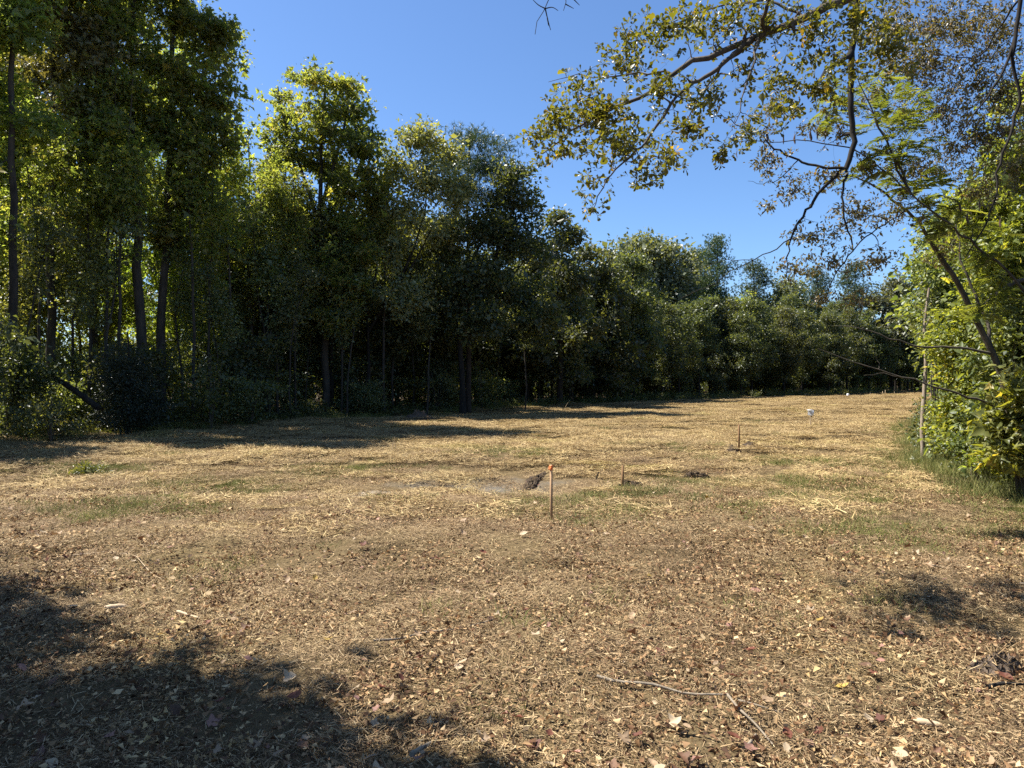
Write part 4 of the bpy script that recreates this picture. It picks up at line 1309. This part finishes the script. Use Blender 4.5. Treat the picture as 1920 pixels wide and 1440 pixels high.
pec_lobes = [(1750, 50, 110, 50, 9.5), (1700, 130, 60, 50, 9.5), (1830, 160, 80, 55, 9.5), (1650, 60, 50, 50, 9.0), (1545, 340, 45, 30, 7.6), (1485, 350, 45, 32, 7.6), (1440, 300, 50, 26, 7.6), (1520, 445, 55, 30, 7.6),
             (1600, 400, 55, 36, 7.8), (1560, 490, 50, 26, 7.6), (1640, 490, 50, 26, 7.8), (1495, 505, 36, 26, 7.6), (1720, 320, 70, 50, 9.0), (1790, 280, 60, 60, 9.5), (1870, 70, 60, 70, 9.5), (1440, 390, 30, 22, 7.6),
             (1410, 250, 36, 22, 7.6), (1600, 560, 40, 24, 7.6), (1540, 560, 30, 22, 7.6), (1760, 210, 60, 40, 9.2), (1690, 220, 40, 36, 9.0), (1540, 250, 50, 36, 7.9), (1620, 310, 55, 36, 8.0), (1680, 400, 55, 40, 8.4), (1830, 360, 60, 50, 9.0), (1880, 250, 50, 60, 9.2), (1450, 200, 50, 30, 7.9), (1770, 470, 50, 30, 8.8), (1800, 60, 100, 60, 9.6), (1870, 180, 70, 70, 9.4), (1740, 130, 70, 50, 9.6), (1900, 320, 50, 60, 9.2), (1680, 60, 60, 50, 9.2), (1830, 260, 60, 50, 9.4), (1640, 180, 50, 40, 9.0)]
pec_e, pec_sk = limb_tree('small_leaved_tree', 'small-leaved browning tree whose black limb hangs down at the right', 802, PECB, pec_limbs, pec_lobes, 3000, [M_BARKD, M_PECAN], .2, pecan_leaves, tip_r=.0032, trunk=[PECB, PECB + [-.1, .2, 2.2], PECB + [-.5, .2, 5.0], PECB + [-1.2, .3, 7.6]])

# feathery-leaved leaning tree with pods
def frond_leaves(H, C, od, g_):
    for c in C:
        for q_ in range(3):
            ax = unit(g_.normal(size=3) * [1, 1, .35] + [0, 0, -.05])
            n = 13
            t = np.linspace(.15, 1, n)
            Lf = g_.uniform(.2, .34)
            spine = c + ax * (t * Lf)[:, None] + np.array([0, 0, -.10]) * (t**2 * Lf)[:, None]
            side = unit(np.cross(ax, [0, 0, 1]) + 1e-6)
            for sg in (-1, 1):
                D = unit(side * sg + ax * .45 + g_.normal(0, .06, (n, 3)))
                Lp = Lf * .42 * np.sin(np.pi * (.18 + .72 * t))
                V_, F_, k_ = place(SH_RHOMB, spine, D, np.tile([0, 0, 1.0], (n, 1)) + g_.normal(0, .25, (n, 3)), Lp, Lf * .04)
                H.add(V_, F_, np.clip(g_.normal(.5, .25), 0, 1))


MIMB = at(1886, 735, 8.8)
MIMB[2] = 0
MD = 8.8
mim_trunk = np.array([[MIMB[0] + .22, MIMB[1], 0], at(1895, 790, MD), at(1883, 723, MD), at(1857, 653, MD), at(1843, 627, MD), at(1813, 567, MD), at(1793, 527, MD), at(1753, 470, MD), at(1740, 447, MD)])
mim_limbs = [
    ([(1740, 447, MD), (1723, 420, 8.7), (1690, 390, 8.6), (1647, 357, 8.5), (1600, 330, 8.4)], .022, .008),
    ([(1857, 653, MD), (1852, 610, 8.9), (1830, 560, 9.0), (1805, 500, 9.1), (1790, 420, 9.2)], .022, .008),
    ([(1847, 663, MD), (1790, 650, 8.7), (1720, 650, 8.6), (1667, 633, 8.5), (1623, 618, 8.5), (1560, 610, 8.4)], .017, .003),
    ([(1623, 618, 8.5), (1607, 600, 8.5), (1600, 590, 8.5)], .004, .002),
    ([(1886, 770, MD), (1793, 737, 8.6), (1713, 713, 8.5), (1627, 687, 8.4), (1573, 670, 8.4), (1533, 653, 8.4)], .016, .003),
    ([(1680, 703, 8.5), (1655, 700, 8.5), (1620, 703, 8.5)], .004, .002),
    ([(1650, 695, 8.45), (1645, 675, 8.5), (1640, 660, 8.5)], .004, .002),
    ([(2000, 610, 8.6), (1920, 547, 8.3), (1873, 497, 8.2), (1853, 480, 8.2), (1780, 423, 8.0), (1707, 367, 7.9), (1657, 323, 7.8), (1597, 283, 7.7), (1533, 267, 7.6), (1460, 266, 7.6), (1380, 267, 7.6)], .022, .003),
    ([(1707, 367, 7.9), (1673, 293, 7.9), (1633, 210, 7.9), (1600, 140, 7.9)], .014, .004),
    ([(1690, 340, 7.9), (1640, 230, 8.1), (1610, 180, 8.2)], .012, .004),
]
mim_lobes = [(1590, 190, 36, 36, 7.9), (1640, 140, 46, 40, 8.0), (1555, 230, 36, 26, 7.8), (1650, 230, 56, 36, 8.0), (1700, 270, 56, 36, 8.0), (1700, 350, 56, 40, 8.2), (1760, 400, 50, 40, 8.3), (1640, 320, 40, 30, 7.9),
             (1850, 570, 50, 30, 8.4), (1870, 520, 50, 34, 8.4), (1690, 170, 50, 50, 8.0), (1820, 440, 50, 40, 8.3)]
mim_e, mim_sk = limb_tree('feathery_leaved_tree', 'leaning grey-barked tree with feathery leaves and brown pods at the right', 803, MIMB, mim_limbs, mim_lobes, 80, [M_MIMBARK, M_MIMOSA], .05, frond_leaves, tip_r=.003, trunk=mim_trunk)
for k, (px, py) in enumerate([(1437, 258), (1467, 263), (1488, 263), (1518, 257), (1530, 255), (1380, 291), (1798, 390), (1834, 385), (1873, 420), (1812, 412)]):
    c = at(px, py, 7.6 if px < 1600 else 8.1)
    Gp = Geo()
    hh = .055 if k != 5 else .045
    t = np.linspace(-1, 1, 7)
    Gp.tube(np.stack([.006 * np.sin(t * 3 + k), np.zeros(7), -t * hh], 1), .014 * np.sqrt(np.maximum(1 - t**2, .03)) * (1 if k != 5 else .45), 6)
    Gp.V[0][:, 1] *= .5
    Gp.tube([[0, 0, hh], [.004, 0, hh + .03]], [.002, .002], 3)
    link('seed_pod', Gp.mesh('seed_pod', [M_POD], smooth=True), mim_e, loc=c - MIMB, rot=(0, 0, k))

# bare twig dipping in at the top of the sky
TW = Geo()
for pts in ([(1046, -90), (1030, -30), (1028, 5), (1022, 20), (1008, 40), (1003, 68)], [(1022, 20), (1026, 38), (1032, 60)], [(1022, 20), (1036, 18), (1046, 24)], [(1026, 38), (1028, 52)], [(1046, -90), (1058, -20), (1060, 12), (1056, 24)], [(1060, 12), (1075, 20)], [(1072, 0), (1086, 14)], [(1022, 20), (1010, 14), (999, 4)], [(1500, -420), (1250, -260), (1046, -90)]):
    q_ = smooth_path(np.array([at(a_, b_, 6.0) for a_, b_ in pts]), 8)
    big = pts[0][0] > 1400
    TW.tube(q_, np.linspace(.03 if big else .006, .008 if big else .0025, 8), 4)
tag(link('bare_twig', TW.mesh('bare_twig', [M_BARKD])), 'bare dark twig hanging into the sky at the top of the photo', 'twig')

# ------------------------------------------------------------------ stakes and markers
M_WOOD = plain_mat('sawn_wood', (.30, .19, .105), 0.8, .18, 30)
M_WOODD = plain_mat('weathered_wood', (.17, .095, .042), 0.85, .25, 30)
M_WOODP = plain_mat('pale_wood', (.46, .35, .22), 0.8, .15, 30)
M_ORANGE = plain_mat('orange_flagging', (.72, .22, .07), 0.6, .12, 40)
M_WHITE = plain_mat('white_plastic', (.72, .73, .74), 0.4, .03, 20, .5, .05)
M_CLEAR = leaf_mat('milky_plastic', [(0, (.58, .61, .64)), (1, (.62, .65, .68))], trans=.5, tcol=(1, 1, 1), rough=.25, vary=0)
M_DIRT = plain_mat('dark_soil', (.055, .04, .028), 0.95, .5, 25, .1, 1.0)
M_GREYDIRT = plain_mat('grey_soil', (.10, .075, .055), 0.95, .4, 25, .1, 1.0)


def stake(label, px, py, h, w_, mat, rz, lean=(0, 0), flag=False, group='wooden survey stakes in the clearing'):
    c = on_ground(px, py)
    e_ = link('survey_stake', None, loc=c, rot=(lean[0], lean[1], rz))
    tag(e_, label, 'stake', group)
    G_ = Geo()
    G_.box((0, 0, h / 2 - .06), (w_, w_ * .55, h + .12))
    G_.V[0] += np.random.default_rng(int(px)).normal(0, w_ * .04, (8, 3))
    G_.V[0][4:, 2] += np.array([.004, -.004, .003, -.003])
    link('shaft', G_.mesh('shaft', [mat]), e_)
    if flag:
        g_ = np.random.default_rng(3)
        H = Geo()
        for t in range(3):      # wraps of tape round the top
            H.box((0, 0, h - .012 - t * .017), (w_ * 1.12, w_ * .68, .020), rz=.08 * t)
        for t in range(9):      # crumpled ends
            a_ = g_.uniform(0, 6.28)
            p0 = np.array([w_ * .5 * math.cos(a_), w_ * .4 * math.sin(a_), h - g_.uniform(.0, .05)])
            V_, F_, _ = place(SH_OVAL, p0[None], unit(np.array([[math.cos(a_), math.sin(a_), g_.uniform(-.6, .5)]])), rdir(1, g_), [.024], [.016], curl=[3.0])
            H.add(V_, F_)
        link('flagging_tape', H.mesh('flagging_tape', [M_ORANGE]), e_)
    return e_


stake('tallest pale wooden stake with an orange flagged top', 1034, 975, .61, .031, M_WOOD, -1.0, (0, -.012), True)
stake('short dark wooden stake in a small dirt mound right of the orange-topped one', 1167, 919, .35, .034, M_WOODD, -.3, (0, .03))
stake('mid-height brown stake farther back, between the dirt clods', 1386, 848, .58, .036, M_WOODD, -.3, (0, -.004))
for k, (px, py, hp) in enumerate([(1655, 741, 7), (1660, 741, 9), (1677, 740, 6), (1632, 742, 7), (1510, 744, 6), (1453, 746, 5)]):
    dd = EYE * F_PX / (py - HOR)
    stake('tiny far stake at the far end of the field', px, py, hp / F_PX * dd, .035, M_WOODP, k * .5, group='tiny far stakes at the end of the field')

# white box on a thin stick
c = on_ground(1520, 805)
s_ = c[1] / F_PX
e = link('marker_box', None, loc=c)
tag(e, 'white box-shaped marker on a thin wooden stick in the field', 'marker')
G_ = Geo()
G_.tube([[0, 0, -.1], [0, 0, .2], [.003, 0, 19 * s_]], [.017, .016, .016], 6)
link('post', G_.mesh('post', [M_WOODP]), e)
G_ = Geo()
z0, z1 = 19 * s_, 29 * s_
A, B_, Cn = np.array([-5.6 * s_, -.02]), np.array([.4 * s_, -.10]), np.array([3.6 * s_, .02])
G_.add([[*A, z0 + .02], [*B_, z0 + .01], [*B_, z1], [*A, z1]], [[0, 1, 2, 3]])
link('side_panel', G_.mesh('side_panel', [M_CLEAR]), e)
G_ = Geo()
G_.box((2.0 * s_, -.04, (z0 + z1) / 2), (3.6 * s_, .09, z1 - z0), rz=.6)
link('front_panel', G_.mesh('front_panel', [M_WHITE]), e)
G_ = Geo()
G_.box((-.8 * s_, -.01, z1 + .008), (9.6 * s_, .15, .016), rz=-.05)
link('lid', G_.mesh('lid', [M_WHITE]), e)
G_ = Geo()
G_.box((.6 * s_, -.01, z0 - .02), (.04, .04, .04))
link('clamp', G_.mesh('clamp', [M_DIRT]), e)
c = on_ground(1590, 746)
G_ = Geo()
G_.tube([[0, 0, 0], [0, 0, .03], [0, 0, .16], [0, 0, .2], [0, 0, .21]], [.075, .085, .09, .08, .03], 14)
tag(link('white_bucket', G_.mesh('white_bucket', [M_WHITE], smooth=True), loc=c), 'small white tub on the ground at the far end of the field', 'tub')

# dirt clods and holes
def clods(name, label, px, py, w_, dep, h, n, mat, cat='dirt mound', seed=1, line=None):
    """one lumpy heap of soil, its rim below the ground"""
    c = on_ground(px, py)
    g_ = np.random.default_rng(seed)
    if line is not None:
        w_, dep = .13, .8
    nr, na = 20, 56
    t = np.linspace(0, 1, nr)[:, None]
    th = np.linspace(0, 2 * np.pi, na, endpoint=False)[None]
    X_ = t * np.cos(th) * w_ * (1 + .25 * np.sin(3 * th + seed) + .15 * np.sin(7 * th))
    Y_ = t * np.sin(th) * dep * (1 + .2 * np.sin(2 * th + seed))
    if line is not None:
        X_ = X_ + Y_ * .25
    lump = sum(a_ * (noise2(X_ + 50, Y_ + 50, sc_, seed + k_) - .35) for k_, (a_, sc_) in enumerate([(1.4, .11), (1.1, .055), (.8, .028)]))
    if line is not None:
        Z_ = h * (1 - t**2) * (.2 + 2.2 * lump) + .028 - .05 * t**6
    else:
        Z_ = h * ((1 - t**2) * (.5 + 1.2 * lump)) + .045 * (1 - t**4) - .03 * t**6
    Z_ = Z_ + gz(c[0] + X_, c[1] + Y_) - c[2]
    V_ = np.stack([X_, Y_, Z_], -1).reshape(-1, 3)
    a_, b_ = np.meshgrid(np.arange(nr - 1), np.arange(na), indexing='ij')
    q0 = (a_ * na + b_).ravel()
    q1 = (a_ * na + (b_ + 1) % na).ravel()
    G_ = Geo()
    V_ = V_ + g_.normal(0, .006, V_.shape)
    G_.add(V_, np.stack([q0, q0 + na, q1 + na, q1], 1))
    o_ = tag(link(name, G_.mesh(name, [mat]), loc=c), label, cat)
    nb_ = 150
    ids = g_.integers(0, len(V_), nb_)
    B = Geo()
    B.add(*(lambda v_: (v_[0], v_[1], np.repeat(g_.random(nb_), v_[2])))(place(SH_STRAW, V_[ids] + [0, 0, .004], unit(rdir(nb_, g_) + [0, 0, .35]), rdir(nb_, g_), g_.uniform(.02, .08, nb_), g_.uniform(.002, .005, nb_))))
    b_ = link('grass_bits', B.mesh('grass_bits', [M_STRAWN]), o_)
    b_['kind'] = 'stuff'
    return o_


clods('dirt_mound', 'dark clump of upturned soil with a hole, right of the short stake', 1300, 887, .24, .12, .07, 26, M_DIRT, seed=1)
clods('dirt_mound', 'little dark dirt heap around the foot of the short stake', 1180, 914, .22, .12, .05, 18, M_DIRT, seed=2)
clods('dirt_mound', 'brown clods left of the mid-height stake', 1375, 847, .14, .14, .04, 18, M_GREYDIRT, seed=3)
clods('dirt_mound', 'brown clods right of the mid-height stake', 1403, 840, .14, .14, .035, 14, M_GREYDIRT, seed=4)
clods('dirt_furrow', 'dark torn furrow in the grey soil left of the orange-topped stake', 1003, 893, .3, .3, .014, 34, M_DIRT, 'furrow', seed=5, line=((-.25, -.75, 0), (.12, .75, 0)))
clods('dirt_mound', 'fuzzy grey lump of soil and roots near the bottom right', 1872, 1247, .15, .10, .05, 22, M_GREYDIRT, seed=6)
clods('dirt_mound', 'low pale heap of cut grass at the shaded wood edge', 785, 790, .5, .3, .14, 8, M_GREYDIRT, 'heap', seed=7)

# fern-like green clump on the left
ms = bush_mesh(420, .55, .35, [M_TWIG, M_WEED], 40, 26, .08, .25, .12, SH_BLADE)
put_bush('fern_clump', 'low green fern-like clump in the sun at the left', ms, on_ground(164, 884), 0, .6, None)
# upright dead stems
for k, (px, py, hp, tx) in enumerate([(733, 849, 30, .25), (742, 846, 24, -.1), (820, 823, 15, .12), (1056, 770, 22, .5), (1118, 893, 14, .35), (1062, 931, 9, .05), (1097, 933, 9, 0), (617, 950, 8, .1)]):
    c = on_ground(px, py)
    hh = hp / F_PX * c[1]
    G_ = Geo()
    G_.tube([[0, 0, -.02], [tx * hh * .4, .01, hh * .5], [tx * hh, -.01, hh]], [.006, .005, .003] if k < 4 else [.014, .011, .008], 5)
    dark = k >= 4
    tag(link('dry_stem' if not dark else 'cut_stub', G_.mesh('dry_stem', [M_BARKD if dark else M_WOODP]), loc=c),
        ['tall dry grass stem leaning in the open field, left of centre', 'shorter dry stem beside the tall one left of centre', 'small dry stem near the tip of the long tree shadow', 'slanting dry stem at the wood edge above the orange-topped stake',
         'dark leaning stub behind and between the two near stakes', 'first of two tiny dark stubs right of the orange-topped stake', 'second of two tiny dark stubs right of the orange-topped stake', 'dark cut stub in the litter left of the orange-topped stake'][k], 'stem' if not dark else 'stub')

c = on_ground(1178, 922)
for k, (dx, dy) in enumerate([(0, 0), (-.16, .05)]):
    tag(link('grass_tuft', grass_tall[k], loc=c + [dx, dy, 0], scale=.45), ['green grass tuft right at the foot of the short dark stake', 'green grass tuft just left of the short dark stake'][k], 'grass tuft')

# sticks on the ground
STK = [([(1120, 1290), (1180, 1302), (1240, 1308), (1285, 1318), (1365, 1322)], .008, 'long thin curved stick lying across the foreground, right of centre', M_TWIG),
       ([(1363, 1318), (1390, 1352), (1420, 1376), (1452, 1406)], .007, 'straight pale stick pointing to the bottom edge, right of centre', M_TWIG),
       ([(1386, 1332), (1440, 1342), (1470, 1346)], .005, 'short thin twig crossing the pale stick', M_TWIG),
       ([(1403, 1422), (1412, 1405), (1420, 1392)], .009, 'short stub of a stick below the pale stick', M_TWIG),
       ([(700, 1216), (780, 1200), (850, 1190), (925, 1177)], .007, 'thin stick lying left of centre in the foreground', M_TWIG),
       ([(800, 1258), (815, 1240), (828, 1228)], .008, 'short dark forked twig left of centre', M_BARKD),
       ([(1855, 1287), (1885, 1283), (1925, 1281)], .011, 'dark stick at the right edge below the lump of soil', M_BARKD),
       ([(1745, 1077), (1786, 1078)], .008, 'pale split stick lying right of the dappled shadow', M_WOODP),
       ([(770, 1435), (790, 1415), (808, 1400)], .012, 'stout stick at the bottom edge left of centre', M_TWIG),
       ([(330, 1146), (350, 1150), (372, 1156)], .011, 'pale broken stick beside the left shadow', M_WOODP),
       ([(120, 1058), (200, 1052), (300, 1090)], .004, 'thin dry stem lying at the left', M_WOODP)]
for pts, r_, lab, mt in STK:
    q_ = np.array([on_ground(*p_) for p_ in pts])
    c = q_[0].copy()
    q_ = smooth_path(q_, 10)
    q_[:, 2] = gz(q_[:, 0], q_[:, 1]) + .025 + r_
    G_ = Geo()
    G_.tube(q_ - c, np.linspace(r_, r_ * .6, 10) * (1 + .15 * np.sin(np.arange(10) * 1.9)), 6)
    tag(link('stick', G_.mesh('stick', [mt], smooth=True), loc=c), lab, 'stick')
for px, py, L, W_, rz, lab in [(214, 1150, .13, .045, .35, 'rounded chunk of wood at the edge of the left shadow'), (1743, 1341, .12, .035, -.5, 'pale splintered chunk of wood in the bottom right')]:
    c = on_ground(px, py)
    g_ = np.random.default_rng(int(px))
    t = np.linspace(-1, 1, 9)
    G_ = Geo()
    G_.tube(np.stack([t * L / 2, .01 * np.sin(t * 2), np.zeros(9)], 1), W_ / 2 * (1 - .55 * np.abs(t)**3) * (1 + g_.normal(0, .08, 9)), 9)
    tag(link('wood_chunk', G_.mesh('wood_chunk', [M_WOODP], smooth=True), loc=c + [0, 0, .035], rot=(0, .1, rz)), lab, 'wood')

# ------------------------------------------------------------------ fallen leaves
LEAFCOL = [('rust red', (0.1275, 0.0382, 0.017)), ('brown', (0.1445, 0.0723, 0.0357)), ('tan', (0.306, 0.2082, 0.119)), ('pale straw-coloured', (.33, .25, .155)), ('yellow', (0.306, 0.204, 0.0425)), ('pinkish brown', (0.2805, 0.1445, 0.102))]
LM = []
for nm, c in LEAFCOL:
    LM.append(leaf_mat('fallen_leaf_' + nm.replace(' ', '_'), [(0, tuple(q * .7 for q in c)), (1, tuple(q * 1.2 for q in c))], trans=.15, tcol=(1.2, 1, .8), rough=.7, vary=.4, hue=0.0))


def fallen(seed, mat, lobed):
    g_ = np.random.default_rng(seed)
    if lobed:
        th = np.linspace(-2.5, 2.5, 15)
        rad_ = np.where(np.arange(15) % 4 == 3, 1.0, np.where(np.arange(15) % 4 == 1, .55, .75))
        rim = np.stack([.35 + .55 * rad_ * np.cos(th), .55 * rad_ * np.sin(th)], 1)
    else:
        t = np.linspace(0, 1, 7)
        w_ = .30 * np.sin(np.pi * t**.85)
        rim = np.concatenate([np.stack([t, w_], 1), np.stack([t[::-1][1:-1], -w_[::-1][1:-1]], 1)])
    ctr = rim.mean(0)
    n = len(rim)
    mid = ctr + (rim - ctr) * .55
    V2 = np.concatenate([[ctr], mid, rim])
    a_, b_ = g_.uniform(.2, .9), g_.uniform(-.3, .6)
    z = a_ * (V2[:, 1])**2 * 1.6 + b_ * (V2[:, 0] - .5)**2 + g_.normal(0, .025, len(V2))
    V_ = np.stack([V2[:, 0] - ctr[0], V2[:, 1], z], 1)
    F_ = [[0, 1 + k_, 1 + (k_ + 1) % n] for k_ in range(n)]
    for k_ in range(n):
        k2_ = (k_ + 1) % n
        F_ += [[1 + k_, 1 + n + k_, 1 + n + k2_], [1 + k_, 1 + n + k2_, 1 + k2_]]
    G_ = Geo()
    G_.add(V_, F_, g_.random())
    G_.tube([[-ctr[0], 0, z[0]], [-ctr[0] - .2, .03, .02], [-ctr[0] - .4, .02, .0]], [.012, .01, .008], 3, r=.3)
    return G_.mesh('fallen_leaf', [mat])


FL = [[fallen(900 + 10 * i_ + k_, LM[i_], k_ % 2 == 0) for k_ in range(4)] for i_ in range(len(LM))]
RED = [(786, 1237), (972, 1353), (1197, 1398), (1655, 1340), (1545, 1190), (1030, 1385), (750, 1280), (430, 1330), (385, 1172), (550, 1310), (1240, 1240), (1538, 1372), (1590, 1050), (905, 1060), (820, 1065), (680, 1045), (898, 978), (985, 1165), (1562, 1185), (1410, 1225), (1380, 1410), (1480, 1390), (715, 1290), (415, 1178), (1000, 1400), (1375, 1285), (1640, 1270), (1890, 1265), (120, 1060), (85, 1065), (1330, 1035), (1460, 1075), (280, 985), (1010, 900), (410, 1320)]
g3 = np.random.default_rng(33)
n_leaf = 0


def drop_leaf(ci, X, Y, size):
    global n_leaf
    me = FL[ci][g3.integers(0, 4)]
    o = link('fallen_leaf', me, loc=(X, Y, float(gz(X, Y)) + .042), rot=(g3.normal(0, .35), g3.normal(0, .35), g3.uniform(0, 6.28)), scale=size)
    nm = LEAFCOL[ci][0]
    tag(o, '%s fallen leaf lying on the clippings in the foreground' % nm, 'leaf', nm + ' fallen leaves in the foreground')
    n_leaf += 1


for px, py in RED:
    c = on_ground(px, py)
    drop_leaf(0, c[0], c[1], g3.uniform(.055, .085))
while n_leaf < 295:
    Y = 2.75 + 6.0 * g3.random()**1.9
    X = g3.uniform(-.76, .76) * Y
    drop_leaf(int(g3.choice([1, 2, 3, 4, 5], p=[.24, .36, .23, .03, .14])), X, Y, g3.uniform(.04, .085))
# the many more beyond those
x, y = jitter_grid(-11, 11, 2.4, 15, .22)
k = seen(x, y) & (rng.random(len(x)) < np.clip(.85 - .085 * (y - 3), .05, 1) * (.2 + .9 * noise2(x, y, .7, 29))) & (in_field(x, y) > -.5) & (rng.random(len(x)) > bare(x, y))
x, y = x[k], y[k]
n = len(x)
P = np.stack([x, y, gz(x, y) + .036], 1)
R = np.stack([rng.normal(0, .45, n), rng.normal(0, .45, n), rng.uniform(0, 6.28, n)], 1)
src = [m_ for grp in (FL[1], FL[2], FL[3], FL[5]) for m_ in grp]
scatter('fallen_leaf_cover', P, R, rng.uniform(.016, .042, n), rng.integers(0, len(src), n), src, 'scatter of small dead leaves among the clippings')

# ------------------------------------------------------------------ labels: tell look-alikes apart by their order in the picture
ORD = ['first', 'second', 'third', 'fourth', 'fifth', 'sixth', 'seventh', 'eighth', 'ninth', 'tenth', 'eleventh', 'twelfth', 'thirteenth', 'fourteenth']
same = {}
for o in S.objects:
    if o.get('group') in ('slim saplings in the wood edge', 'tall slim stems in the front of the wood', 'row of dark shrubs along the wood edge', 'tiny far stakes at the end of the field'):
        same.setdefault(o['label'], []).append(o)
for lab, obs in same.items():
    if 1 < len(obs) <= len(ORD):
        for k, o in enumerate(sorted(obs, key=lambda q: q.location.x / q.location.y)):
            o['label'] = lab + ', ' + ORD[k] + ' from the left'
